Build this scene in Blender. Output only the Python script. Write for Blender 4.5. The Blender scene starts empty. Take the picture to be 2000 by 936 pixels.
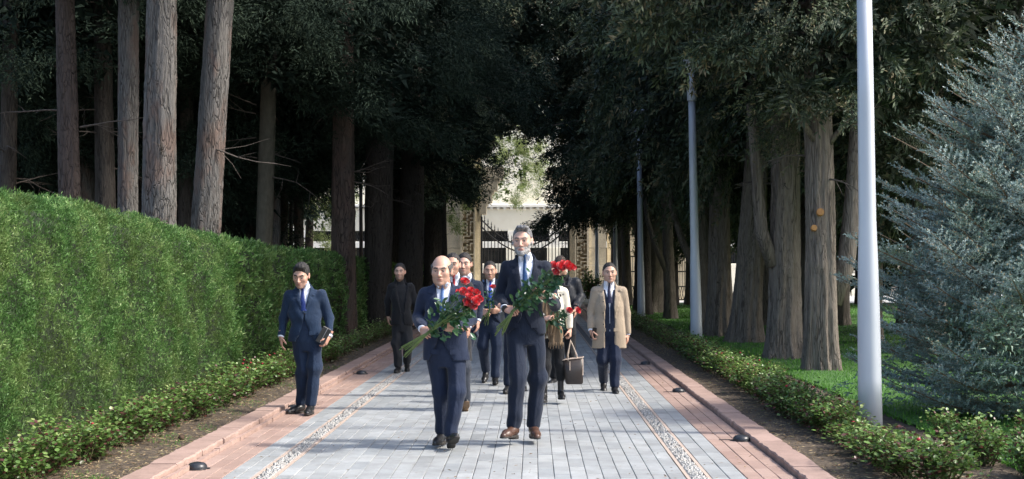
import bpy, math, random
import numpy as np
from mathutils import Vector, Matrix
R = np.random.default_rng(7)
random.seed(7)
SC = bpy.context.scene
COL = SC.collection
# ------------------------------------------------------------------ camera
FPX, CH, VX, VY = 2600.0, 1.62, 1040.0, 527.0
cam_d = bpy.data.cameras.new('camera'); cam = bpy.data.objects.new('camera', cam_d); COL.objects.link(cam)
cam.location = (0, 0, CH); cam.rotation_euler = (math.pi/2, 0, 0)
cam_d.sensor_width = 36; cam_d.lens = FPX/2000*36
cam_d.shift_x = -0.02; cam_d.shift_y = 0.0295
cam_d.clip_start = 0.1; cam_d.clip_end = 2000
SC.camera = cam
# ------------------------------------------------------------------ sky and sun
SUN_EL, SUN_AZ = math.radians(44), math.radians(97)      # azimuth measured from +Y towards +X
w = bpy.data.worlds.new('World'); SC.world = w; w.use_nodes = True
nt = w.node_tree; nt.nodes.clear()
sky = nt.nodes.new('ShaderNodeTexSky'); sky.sky_type = 'NISHITA'; sky.sun_disc = False
sky.sun_elevation = SUN_EL; sky.sun_rotation = SUN_AZ; sky.dust_density = 3.0; sky.air_density = 1.0; sky.ozone_density = 1.0
bg = nt.nodes.new('ShaderNodeBackground'); bg.inputs[1].default_value = 0.15
wo = nt.nodes.new('ShaderNodeOutputWorld')
nt.links.new(sky.outputs[0], bg.inputs[0]); nt.links.new(bg.outputs[0], wo.inputs[0])
sd = bpy.data.lights.new('sun', 'SUN'); sd.energy = 2.1; sd.angle = math.radians(3.0); sd.color = (1.0, 0.955, 0.88)
sun = bpy.data.objects.new('sun', sd); COL.objects.link(sun)
sv = Vector((math.sin(SUN_AZ)*math.cos(SUN_EL), math.cos(SUN_AZ)*math.cos(SUN_EL), math.sin(SUN_EL)))
sun.rotation_euler = sv.to_track_quat('Z', 'Y').to_euler(); sun.location = (20, 20, 30)
vs = SC.view_settings; vs.view_transform = 'Standard'; vs.look = 'None'; vs.gamma = 1; vs.exposure = 1.32
SC.cycles.max_bounces = 6; SC.cycles.transparent_max_bounces = 6
SC.cycles.use_denoising = True

# ------------------------------------------------------------------ helpers
def gx(px, Y): return (px-VX)/FPX*Y
def gy(py): return FPX*CH/(py-VY)
def gz(py, Y): return CH-(py-VY)/FPX*Y
def tag(o, label=None, cat=None, group=None, kind=None):
    if label: o['label'] = label
    if cat: o['category'] = cat
    if group: o['group'] = group
    if kind: o['kind'] = kind
    return o
def empty(name, loc, rz=0, **k):
    o = bpy.data.objects.new(name, None); COL.objects.link(o); o.location = loc; o.rotation_euler = (0, 0, rz)
    o.empty_display_size = .2
    return tag(o, **k)
def mkmesh(name, V, F, mats, smooth=False, attrs=None, midx=None):
    V = np.asarray(V, dtype=np.float32).reshape(-1, 3)
    me = bpy.data.meshes.new(name)
    if isinstance(F, np.ndarray) and F.ndim == 2:
        n, k = F.shape
        me.vertices.add(len(V)); me.vertices.foreach_set('co', V.ravel())
        me.loops.add(n*k); me.loops.foreach_set('vertex_index', F.ravel().astype(np.int32))
        me.polygons.add(n); me.polygons.foreach_set('loop_start', np.arange(0, n*k, k, dtype=np.int32))
        me.polygons.foreach_set('loop_total', np.full(n, k, dtype=np.int32))
        me.update(calc_edges=True)
    else:
        me.from_pydata([tuple(map(float, v)) for v in V], [], [tuple(int(i) for i in f) for f in F])
        me.update()
    if not isinstance(mats, (list, tuple)): mats = [mats]
    for m in mats: me.materials.append(m)
    if midx is not None: me.polygons.foreach_set('material_index', np.asarray(midx, dtype=np.int32))
    if smooth: me.polygons.foreach_set('use_smooth', np.ones(len(me.polygons), dtype=bool))
    for k_, a in (attrs or {}).items():
        a = np.asarray(a, dtype=np.float32)
        if a.ndim == 1:
            at = me.attributes.new(k_, 'FLOAT', 'POINT'); at.data.foreach_set('value', a)
        else:
            at = me.attributes.new(k_, 'FLOAT_COLOR', 'POINT')
            if a.shape[1] == 3: a = np.concatenate([a, np.ones((len(a), 1), np.float32)], 1)
            at.data.foreach_set('color', a.ravel())
    return me
def link(name, me, parent=None, loc=None, rz=None, **k):
    o = bpy.data.objects.new(name, me); COL.objects.link(o)
    if parent is not None: o.parent = parent
    if loc is not None: o.location = loc
    if rz is not None: o.rotation_euler = (0, 0, rz)
    return tag(o, **k)
class MB:
    """collects simple shapes into one mesh"""
    def __init__(s): s.v = []; s.f = []
    def add(s, V, F):
        n = len(s.v); s.v += [tuple(v) for v in V]; s.f += [tuple(i+n for i in f) for f in F]; return s
    def box(s, x0, x1, y0, y1, z0, z1, bev=0):
        if bev:
            b = bev
            ring = lambda z, i: [(x0+i, y0+i, z), (x1-i, y0+i, z), (x1-i, y1-i, z), (x0+i, y1-i, z)]
            V = ring(z0, 0)+ring(z1-b, 0)+ring(z1, b)
            F = [(0, 3, 2, 1), (8, 9, 10, 11)]
            for k in (0, 4):
                for i in range(4): F.append((k+i, k+(i+1) % 4, k+4+(i+1) % 4, k+4+i))
            return s.add(V, F)
        V = [(x0, y0, z0), (x1, y0, z0), (x1, y1, z0), (x0, y1, z0), (x0, y0, z1), (x1, y0, z1), (x1, y1, z1), (x0, y1, z1)]
        return s.add(V, [(0, 3, 2, 1), (4, 5, 6, 7), (0, 1, 5, 4), (1, 2, 6, 5), (2, 3, 7, 6), (3, 0, 4, 7)])
    def tube(s, pts, rad, n=8, cap=True, sq=1.0):
        pts = [Vector(p) for p in pts]; m = len(pts); V = []
        if not hasattr(rad, '__len__'): rad = [rad]*m
        up = None
        for i, p in enumerate(pts):
            t = (pts[min(i+1, m-1)]-pts[max(i-1, 0)]).normalized()
            if up is None: up = Vector((0, 0, 1)) if abs(t.z) < .9 else Vector((1, 0, 0))
            a = t.cross(up).normalized(); b = a.cross(t).normalized(); up = b
            for k in range(n):
                an = 2*math.pi*k/n
                V.append(p+(a*math.cos(an)+b*math.sin(an)*sq)*rad[i])
        F = []
        for i in range(m-1):
            for k in range(n): F.append((i*n+k, i*n+(k+1) % n, (i+1)*n+(k+1) % n, (i+1)*n+k))
        if cap: F += [tuple(range(n))[::-1], tuple((m-1)*n+k for k in range(n))]
        return s.add(V, F)
    def lathe(s, prof, n=16, c=(0, 0, 0)):
        V = []; F = []
        for r, z in prof:
            for k in range(n):
                a = 2*math.pi*k/n; V.append((c[0]+r*math.cos(a), c[1]+r*math.sin(a), c[2]+z))
        for i in range(len(prof)-1):
            for k in range(n): F.append((i*n+k, i*n+(k+1) % n, (i+1)*n+(k+1) % n, (i+1)*n+k))
        F += [tuple(range(n))[::-1], tuple((len(prof)-1)*n+k for k in range(n))]
        return s.add(V, F)
    def mesh(s, name, m, smooth=False): return mkmesh(name, np.array(s.v), s.f, m, smooth)
    def build(s, name, m, parent=None, smooth=False, loc=None, **k): return link(name, s.mesh(name, m, smooth), parent, loc, **k)

# ------------------------------------------------------------------ materials
def nodes(m): m.use_nodes = True; return m.node_tree, m.node_tree.nodes['Principled BSDF']
def N(t, kind, **k):
    n = t.nodes.new('ShaderNode'+kind)
    for a, b in k.items(): setattr(n, a, b)
    return n
def ramp(t, src, stops):
    r = N(t, 'ValToRGB'); e = r.color_ramp.elements
    while len(e) < len(stops): e.new(.5)
    for i, (p, c) in enumerate(stops): e[i].position = p; e[i].color = (*c, 1)
    t.links.new(src, r.inputs[0]); return r.outputs[0]
def coords(t, scale=(1, 1, 1), kind='Object'):
    tc = N(t, 'TexCoord'); mp = N(t, 'Mapping'); mp.inputs['Scale'].default_value = scale
    if kind == 'Position':
        g = N(t, 'NewGeometry'); t.links.new(g.outputs['Position'], mp.inputs[0])
    else: t.links.new(tc.outputs[kind], mp.inputs[0])
    return mp.outputs[0]
def noise(t, vec, scale, detail=4, rough=.6, dist=0):
    n = N(t, 'TexNoise'); n.inputs['Scale'].default_value = scale; n.inputs['Detail'].default_value = detail
    n.inputs['Roughness'].default_value = rough; n.inputs['Distortion'].default_value = dist
    t.links.new(vec, n.inputs['Vector']); return n.outputs['Fac']
def bump(t, b, h, strength, dist=.01):
    n = N(t, 'Bump'); n.inputs['Strength'].default_value = strength; n.inputs['Distance'].default_value = dist
    t.links.new(h, n.inputs['Height']); t.links.new(n.outputs[0], b.inputs['Normal'])
def mixc(t, fac, a, b, mode='MIX'):
    n = N(t, 'MixRGB', blend_type=mode)
    for i, v in enumerate((fac, a, b)):
        if hasattr(v, 'is_linked') or hasattr(v, 'links'): t.links.new(v, n.inputs[i])
        elif isinstance(v, (int, float)): n.inputs[i].default_value = v
        else: n.inputs[i].default_value = (*v, 1)
    return n.outputs[0]
def math_(t, op, a, b=0.0):
    n = N(t, 'Math', operation=op)
    for i, v in enumerate((a, b)):
        if isinstance(v, (int, float)): n.inputs[i].default_value = v
        else: t.links.new(v, n.inputs[i])
    return n.outputs[0]
def mat(name, c1, c2=None, scale=20, rough=.7, bmp=0, bdist=.005, metal=0, vec=(1, 1, 1), kind='Object', lo=.35, hi=.65, sheen=0, spec=.5, detail=4):
    m = bpy.data.materials.new(name); t, b = nodes(m)
    b.inputs['Roughness'].default_value = rough; b.inputs['Metallic'].default_value = metal
    b.inputs['Specular IOR Level'].default_value = spec
    if sheen: b.inputs['Sheen Weight'].default_value = sheen
    v = coords(t, vec, kind); f = noise(t, v, scale, detail)
    t.links.new(ramp(t, f, [(lo, c1), (hi, c2 or tuple(x*.8 for x in c1))]), b.inputs['Base Color'])
    if bmp: bump(t, b, f, bmp, bdist)
    return m
def island_rand(t):
    oi = N(t, 'ObjectInfo'); g = N(t, 'NewGeometry')
    return math_(t, 'FRACT', math_(t, 'ADD', oi.outputs['Random'], g.outputs['Random Per Island']))
def stone(name, cols, rough=.75, scale=9, dirt=(.1, .09, .08), fine=90, spec=.4, dirtamt=.25):
    m = bpy.data.materials.new(name); t, b = nodes(m)
    r = island_rand(t); base = ramp(t, r, [(i/(max(1, len(cols)-1)), c) for i, c in enumerate(cols)])
    v = coords(t, kind='Position'); n1 = noise(t, v, scale, 6, .65); n2 = noise(t, v, fine, 3)
    c = mixc(t, math_(t, 'MULTIPLY', ramp(t, n1, [(.42, (0, 0, 0)), (.7, (1, 1, 1))]), dirtamt), base, dirt)
    c = mixc(t, .35, c, mixc(t, 1.0, c, ramp(t, n2, [(.3, (.62, .62, .62)), (.7, (1.25, 1.25, 1.25))]), 'MULTIPLY'))
    big = noise(t, v, .9, 3)
    c = mixc(t, .5, c, mixc(t, 1.0, c, ramp(t, big, [(.35, (.75, .75, .74)), (.65, (1.15, 1.15, 1.15))]), 'MULTIPLY'))
    t.links.new(c, b.inputs['Base Color']); b.inputs['Roughness'].default_value = rough; b.inputs['Specular IOR Level'].default_value = spec
    bump(t, b, n2, .35, .004); return m
def foliage(name, stops, trans=.25, rough=.5, patch=None, pscale=.8, spec=.35):
    """stops: colours picked by the per-leaf 'tint'; patch: colour mixed in large soft patches of older growth"""
    m = bpy.data.materials.new(name); t, b = nodes(m)
    a = N(t, 'Attribute', attribute_name='tint')
    c = ramp(t, a.outputs['Fac'], stops)
    if patch:
        f = noise(t, coords(t, kind='Position'), pscale, 4)
        c = mixc(t, ramp(t, f, [(.45, (0, 0, 0)), (.68, (.8, .8, .8))]), c, mixc(t, .65, c, patch))
    t.links.new(c, b.inputs['Base Color']); b.inputs['Roughness'].default_value = rough; b.inputs['Specular IOR Level'].default_value = spec
    if trans:
        tr = N(t, 'BsdfTranslucent'); t.links.new(c, tr.inputs[0]); mx = N(t, 'MixShader'); mx.inputs[0].default_value = trans
        out = t.nodes['Material Output']
        t.links.new(b.outputs[0], mx.inputs[1]); t.links.new(tr.outputs[0], mx.inputs[2]); t.links.new(mx.outputs[0], out.inputs[0])
    return m
def bark(name, crev, ridge, tintc, zs=.28, scale=16, red=None):
    m = bpy.data.materials.new(name); t, b = nodes(m)
    v = coords(t, (1, 1, zs), 'Object')
    wrp = N(t, 'TexNoise'); wrp.inputs['Scale'].default_value = 5; t.links.new(v, wrp.inputs['Vector'])
    va = N(t, 'VectorMath', operation='MULTIPLY_ADD'); t.links.new(wrp.outputs['Color'], va.inputs[0]); va.inputs[1].default_value = (.30, .30, .30); t.links.new(v, va.inputs[2])
    vo = N(t, 'TexVoronoi', feature='DISTANCE_TO_EDGE'); vo.inputs['Scale'].default_value = scale; t.links.new(va.outputs[0], vo.inputs['Vector'])
    n1 = noise(t, v, 60, 5, .7); n2 = noise(t, coords(t, (1, 1, .5), 'Object'), 3.2, 4)
    e0 = ramp(t, vo.outputs['Distance'], [(.0, (0, 0, 0)), (.05, (.55, .55, .55)), (.13, (1, 1, 1))])
    e = mixc(t, ramp(t, noise(t, v, 7, 3), [(.35, (0, 0, 0)), (.6, (.75, .75, .75))]), e0, (1, 1, 1))
    c = mixc(t, ramp(t, n1, [(.35, (0, 0, 0)), (.65, (1, 1, 1))]), tintc, ridge)
    if red: c = mixc(t, ramp(t, n2, [(.48, (0, 0, 0)), (.62, (.75, .75, .75))]), c, red)
    c = mixc(t, e, crev, c)
    t.links.new(c, b.inputs['Base Color']); b.inputs['Roughness'].default_value = .9; b.inputs['Specular IOR Level'].default_value = .2
    h = math_(t, 'ADD', e, math_(t, 'MULTIPLY', n1, .5)); bump(t, b, h, .9, .03)
    return m
def vcol(name, rough=.55, bmp=.1, sss=0, fine=220):
    m = bpy.data.materials.new(name); t, b = nodes(m)
    a = N(t, 'Attribute', attribute_name='Col'); f = noise(t, coords(t), fine, 3)
    c = mixc(t, 1.0, a.outputs['Color'], ramp(t, f, [(.3, (.9, .88, .86)), (.7, (1.06, 1.06, 1.06))]), 'MULTIPLY')
    t.links.new(c, b.inputs['Base Color']); b.inputs['Roughness'].default_value = rough; bump(t, b, f, bmp, .002)
    if sss: b.inputs['Subsurface Weight'].default_value = sss; b.inputs['Subsurface Radius'].default_value = (.012, .005, .003)
    return m
def cloth(name, c, c2=None, rough=.85, sheen=.12, weave=900):
    m = bpy.data.materials.new(name); t, b = nodes(m)
    v = coords(t); f = noise(t, v, weave, 2); g = noise(t, v, 6, 4)
    c2 = c2 or tuple(x*.72 for x in c)
    cc = ramp(t, g, [(.3, c2), (.7, c)])
    cc = mixc(t, 1.0, cc, ramp(t, f, [(.3, (.8, .8, .8)), (.7, (1.15, 1.15, 1.15))]), 'MULTIPLY')
    t.links.new(cc, b.inputs['Base Color']); b.inputs['Roughness'].default_value = rough
    b.inputs['Sheen Weight'].default_value = sheen; b.inputs['Specular IOR Level'].default_value = .25
    fold = N(t, 'TexNoise'); fold.inputs['Scale'].default_value = 14; fold.inputs['Distortion'].default_value = 1.5; fold.inputs['Detail'].default_value = 3
    t.links.new(coords(t, (1, 1, .5)), fold.inputs['Vector']); bump(t, b, fold.outputs['Fac'], .6, .014)
    return m
# ------------------------------------------------------------------ ground, path, beds, lawn
M_soil = mat('soil', (.035, .026, .019), (.12, .09, .06), 14, .95, .8, .03, kind='Position', detail=8)
M_base = mat('path_bedding', (.17, .165, .16), (.11, .105, .10), 20, .95, .3, kind='Position')
M_litter = foliage('dry_litter', [(0, (.16, .10, .055)), (.5, (.30, .22, .12)), (.8, (.42, .34, .2)), (1, (.10, .14, .04))], .1, .8)
M_lawn = mat('lawn_ground', (.03, .09, .015), (.055, .14, .025), 5, .95, .6, .02, kind='Position', detail=7)
M_blade = foliage('grass_blade', [(0, (.05, .16, .02)), (.6, (.085, .25, .035)), (1, (.16, .36, .06))], .35, .55, patch=(.13, .28, .03), pscale=.6)
M_grey = stone('grey_granite', [(.27, .285, .29), (.36, .375, .378), (.30, .315, .32), (.39, .405, .405), (.33, .345, .35), (.285, .305, .315)], .62, 5, (.15, .145, .135), 130, dirtamt=.42)
M_red = stone('red_sandstone', [(.35, .24, .195), (.40, .285, .24), (.31, .21, .175), (.38, .27, .225)], .75, 7, (.25, .16, .12), 110)
M_curb = stone('red_curb_stone', [(.35, .24, .20), (.40, .28, .235), (.32, .22, .185)], .8, 6, (.16, .11, .085), 60, dirtamt=.4)
M_pink = mat('terracotta_strip', (.44, .35, .29), (.39, .31, .255), 12, .8, .2, kind='Position')
M_peb = stone('river_pebble', [(.36, .36, .34), (.25, .25, .24), (.42, .41, .39), (.33, .31, .28), (.50, .49, .47)], .6, 30, (.2, .2, .2), 200)
ground = MB(); ground.add([(-400, -60, -.05), (400, -60, -.05), (400, 900, -.05), (-400, 900, -.05)], [(0, 1, 2, 3)])
ground.build('ground', M_soil, None, kind='structure')
def sheet(x0, x1, y0, y1, nx, ny, z, amp, seed=0):
    xs = np.linspace(x0, x1, nx); ys = y0+(y1-y0)*np.linspace(0, 1, ny)**1.8
    X, Y = np.meshgrid(xs, ys); r = np.random.default_rng(seed)
    Zs = z+amp*(np.sin(X*7+Y*2.1+r.random()*6)*np.sin(Y*3.7+X)+r.normal(0, .45, X.shape))
    V = np.stack([X, Y, Zs], -1).reshape(-1, 3)
    i = np.arange((nx-1)*(ny-1)); q = i//(nx-1)*nx+i % (nx-1)
    return V, np.stack([q, q+1, q+nx+1, q+nx], 1)
for nm, x0, x1 in (('flower_bed_soil', -6.4, -2.98), ('flower_bed_soil', 2.27, 3.95)):
    V, F = sheet(x0, x1, 5, 62, 40, 260, .012, .010, 3); link(nm, mkmesh(nm, V, F, M_soil, True), kind='structure')
V, F = sheet(3.9, 26, 5, 64, 60, 160, .035, .012, 4); link('lawn', mkmesh('lawn', V, F, M_lawn, True), kind='structure')
V, F = sheet(-46, -6.3, 5, 64, 60, 120, .02, .02, 5); link('forest_floor', mkmesh('forest_floor', V, F, M_soil, True), kind='structure')

PL, PR = -2.77, 2.066
path = empty('path', (0, 0, 0), kind='structure')
b = MB(); b.box(PL, PR, 4, 64, -.10, -.014); b.build('bedding', M_base, path)
def paver_mesh(x0, x1, y0, y1, z): m = MB(); m.box(x0, x1, y0, y1, -.05, z, .0035); return m
GREY, RED = [], []
def columns(x0, x1, n, L, out, seed):
    r = random.Random(seed); wd = (x1-x0)/n
    for c in range(n):
        y = 5-r.random()*L
        while y < 63:
            out.append((x0+c*wd, x0+(c+1)*wd, y, y+L, r.uniform(-.0014, .0014))); y += L
columns(-2.42, -2.195, 2, .42, GREY, 1); columns(-2.005, 1.195, 25, .42, GREY, 2); columns(1.395, 1.666, 2, .42, GREY, 3)
columns(PL, -2.42, 3, .42, RED, 4); columns(1.666, PR-.012, 3, .42, RED, 5)
def lay(lst, m, L):
    vis = sorted([p for p in lst if p[3] > 10.15], key=lambda p: p[2])
    near, far = vis[:300], vis[300:]+[p for p in lst if p[3] <= 10.15]
    cache = {}
    g = .0022
    for p in near:
        wd = round(p[1]-p[0], 4)
        if wd not in cache:
            cache[wd] = paver_mesh(g, wd-g, g, L-g, 0).mesh('paver', m)
        o = link('paver', cache[wd], path, (p[0], p[2], p[4]))
        o.rotation_euler = (random.gauss(0, .0015), random.gauss(0, .003), random.gauss(0, .003))
    mb = MB()
    for p in far: mb.box(p[0]+g, p[1]-g, p[2]+g, p[3]-g, -.05, p[4])
    mb.build('paver', m, path, kind='stuff')
lay(GREY, M_grey, .42); lay(RED, M_red, .42)
# pebble strips edged by thin terracotta strips
for (x0, x1) in ((-2.19, -2.01), (1.20, 1.39)):
    for a, c in ((x0, x0+.028), (x1-.028, x1)):
        mb = MB(); y = 5.0
        while y < 63: mb.box(a, c, y, y+.595, -.05, .002); y += .6
        mb.build('edging_strip', M_pink, path, kind='stuff')
    mb = MB(); mb.box(x0+.028, x1-.028, 5, 63, -.05, -.006); mb.build('mortar', M_base, path)
    n = 2600; rr = np.random.default_rng(int(x0*10)+50)
    yy = 9.8+(17)*rr.random(n)**1.6; xx = rr.uniform(x0+.036, x1-.036, n)
    a = rr.uniform(.010, .019, n); bb = a*rr.uniform(.5, .8, n); h = rr.uniform(.003, .012, n); th = rr.uniform(0, 3.14, n)
    V = []; ks = 6
    for k in range(ks):
        an = 2*math.pi*k/ks; lx = np.cos(an)*a; ly = np.sin(an)*bb
        V.append(np.stack([xx+lx*np.cos(th)-ly*np.sin(th), yy+lx*np.sin(th)+ly*np.cos(th), np.full(n, -.007)], 1))
    for k in range(ks):
        an = 2*math.pi*k/ks; lx = .7*np.cos(an)*a; ly = .7*np.sin(an)*bb
        V.append(np.stack([xx+lx*np.cos(th)-ly*np.sin(th), yy+lx*np.sin(th)+ly*np.cos(th), h-.002], 1))
    V.append(np.stack([xx, yy, h], 1)); V = np.stack(V, 1).reshape(-1, 3)
    Fs = []
    for k in range(ks):
        k2 = (k+1) % ks; Fs += [(k, k2, ks+k2), (k, ks+k2, ks+k), (ks+k, ks+k2, 2*ks)]
    F = (np.array(Fs)[None]+(np.arange(n)*(2*ks+1))[:, None, None]).reshape(-1, 3)
    link('pebbles', mkmesh('pebbles', V, F, M_peb, True), path, kind='stuff')
# curbs: rough split stones, one object each
def curb_stone(L, wd, h, seed):
    r = random.Random(seed); n = 9; V = []
    for i in range(n+1):
        y = .003+(L-.006)*i/n; e = r.gauss(0, .0055); e2 = r.gauss(0, .004); zt = h+r.gauss(0, .0015)
        V += [(e, y, -.06), (e, y, zt-.012+e2*.6), (e+.010, y, zt), (wd+r.gauss(0, .005), y, zt), (wd, y, -.06)]
    F = []
    for i in range(n):
        for k in range(4): F.append((i*5+k, (i+1)*5+k, (i+1)*5+k+1, i*5+k+1))
    F += [(0, 1, 2, 3, 4), tuple(n*5+k for k in (4, 3, 2, 1, 0))]
    m = MB(); m.add(V, F); return m
kerb_r = empty('kerb', (PR, 0, 0), kind='structure'); kerb_l = empty('kerb', (PL, 0, 0), kind='structure')
cm = [curb_stone(.8, .225, .052, s).mesh('kerb_stone', M_curb) for s in range(6)]
for i in range(72):
    o = link('kerb_stone', cm[i % 6], kerb_r, (0, 5+i*.8, random.uniform(-.004, .004))); o.rotation_euler.z = random.gauss(0, .003)
cl = [curb_stone(.8, .225, .075, 20+s).mesh('kerb_stone', M_curb) for s in range(5)]
c2 = [curb_stone(.8, .05, .035, 40+s).mesh('kerb_lip', M_curb) for s in range(4)]
for i in range(72):
    o = link('kerb_stone', cl[i % 5], kerb_l, (-.055, 5.8+i*.8, random.uniform(-.003, .004))); o.rotation_euler.z = math.pi
    o = link('kerb_lip', c2[i % 4], kerb_l, (-.052, 5.4+i*.8, random.uniform(-.004, .004)))
# soil strips between kerb and stones are covered by bedding; litter on the beds
def litter(n, x0, x1, y0, y1, z, seed, lmax=.07):
    r = np.random.default_rng(seed)
    p = np.stack([r.uniform(x0, x1, n), y0+(y1-y0)*r.random(n)**1.7, np.full(n, z)+r.random(n)*.012], 1)
    th = r.uniform(0, 6.28, n); d = np.stack([np.cos(th), np.sin(th), r.normal(0, .18, n)], 1)
    return leafq(p, d, r.uniform(.02, lmax, n), r.uniform(.003, .009, n), r)
def leafq(p, d, L, W, r, tint=None, up=None, tri=False):
    d = d/np.linalg.norm(d, axis=1, keepdims=True)
    s = r.normal(size=p.shape) if up is None else up
    s = np.cross(d, s); s /= (np.linalg.norm(s, axis=1, keepdims=True)+1e-9)
    L = np.asarray(L).reshape(-1, 1)*np.ones((len(p), 1)); W = np.asarray(W).reshape(-1, 1)*np.ones((len(p), 1))
    n = len(p)
    if tri:
        V = np.stack([p-s*W*.5, p+s*W*.5, p+d*L], 1).reshape(-1, 3); F = np.arange(3*n).reshape(n, 3)
        k = 3
    else:
        V = np.stack([p, p+d*L*.45+s*W*.5, p+d*L, p+d*L*.45-s*W*.5], 1).reshape(-1, 3); F = np.arange(4*n).reshape(n, 4); k = 4
    if tint is None: tint = r.random(n)
    return V, F, np.repeat(tint, k)
def cat(parts):
    Vs, Fs, Ts = [], [], []; n = 0
    for V, F, T in parts: Vs.append(V); Fs.append(F+n); Ts.append(T); n += len(V)
    return np.concatenate(Vs), np.concatenate(Fs), np.concatenate(Ts)
V, F, T = cat([litter(9000, -4.4, -3.02, 9.6, 32, .022, 1), litter(5200, 2.3, 3.6, 9.8, 34, .022, 2)])
link('dry_needles', mkmesh('dry_needles', V, F, M_litter, attrs={'tint': T}), label='dry needles and bits of leaf lying on the soil of the beds', cat='litter', kind='stuff')
V, F, T = litter(420, PL+.02, PR, 10.2, 24, -.003, 9, .045)
V[:, 2] = np.abs(V[:, 2]+.003)+.002
link('fallen_leaf_bits', mkmesh('fallen_leaf_bits', V, F, M_litter, attrs={'tint': T*.5}), label='tiny dry leaf bits scattered on the paving', cat='litter', kind='stuff')
# grass
r = R; n = 115000
yy = 9.6+50*r.random(n)**1.5; xx = 3.85+(4+yy*.25)*r.random(n)**1.2
p = np.stack([xx, yy, np.full(n, .025)], 1); d = np.stack([r.normal(0, .35, n), r.normal(0, .35, n), np.ones(n)], 1)
V, F, T = leafq(p, d, r.uniform(.03, .075, n), .008+yy*.0003, r, tri=True)
link('grass', mkmesh('grass', V, F, M_blade, attrs={'tint': T}), label='short bright green grass under the row of thick trunks', cat='grass', kind='stuff')
# grass tufts creeping on the left soil
n = 5000; p = np.stack([r.uniform(-3.5, -3.02, n)-.25*r.random(n), 9.8+14*r.random(n)**1.5, np.full(n, .01)], 1)
keep = (np.sin(p[:, 1]*2.1)+np.sin(p[:, 1]*5.3+p[:, 0]*8)) > .35; p = p[keep]; n = len(p)
V, F, T = leafq(p, np.stack([r.normal(0, .8, n), r.normal(0, .8, n), np.ones(n)], 1), r.uniform(.015, .045, n), .006, r, tri=True)
link('weeds', mkmesh('weeds', V, F, M_blade, attrs={'tint': T}), label='small weeds creeping over the soil beside the left kerb', cat='weeds', kind='stuff')
# low black floor lights along both edges
M_blackpl = mat('black_plastic', (.018, .02, .024), (.03, .033, .038), 30, .35, .1)
def path_light(x, y, lab):
    t = empty('path_light', (x, y, .002), random.uniform(-.5, .5), label=lab, cat='path light', group='black floor lights along the path edges')
    MB().lathe([(.080, 0), (.082, .008), (.078, .028), (.06, .046), (.03, .054), (.004, .056)], 20).build('housing', M_blackpl, t, True)
    m = MB(); m.box(-.105, .105, -.02, .02, 0, .009, .003); m.build('mounting_lug', M_blackpl, t)
    m = MB(); m.lathe([(.088, 0), (.088, .005), (.08, .006)], 20); m.build('base_ring', M_blackpl, t, True)
    m = MB(); m.tube([(-.1, 0, .006), (-.16, .03, .005), (-.21, .0, .005)], .004, 5); m.build('cable', M_blackpl, t)
for px, py, lab in ((385, 916, 'black dome floor light at the bottom of the left kerb, nearest the viewer'), (574, 800, 'black dome floor light hidden behind the shoes of the man by the hedge'),
                    (706, 731, 'black dome floor light on the left red paving beyond the man by the hedge'), (1448, 861, 'black dome floor light on the right red paving, nearest the viewer'),
                    (1325, 766, 'black dome floor light on the right red paving, second from the viewer'), (1260, 712, 'black dome floor light on the right red paving, third from the viewer'),
                    (1218, 680, 'black dome floor light on the right red paving, fourth from the viewer')):
    y = gy(py); path_light(gx(px, y), y, lab)
M_cone = mat('pine_cone_brown', (.06, .035, .022), (.14, .09, .055), 40, .9, .6)
for i, (px, py) in enumerate(((357, 862), (400, 862), (530, 795), (1760, 915))):
    y = gy(py); x = gx(px, y); m = MB()
    for k in range(9):
        rr_ = .034*math.sin(math.pi*(k+1.2)/10.5); m.lathe([(rr_*.6, -.004), (rr_, .003), (rr_*.5, .006)], 8, (0, 0, .012+k*.0075))
    o = m.build('pine_cone', M_cone, None, False, (x, y, .03), label=['fallen pine cone under the left roses, left one of the near pair', 'fallen pine cone under the left roses, right one of the near pair', 'fallen pine cone on the soil just left of the navy suited man by the hedge', 'fallen pine cone on the soil beside the lower right kerb'][i], cat='pine cone')
    o.rotation_euler = (1.3, .3*i, i*1.1)

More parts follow.
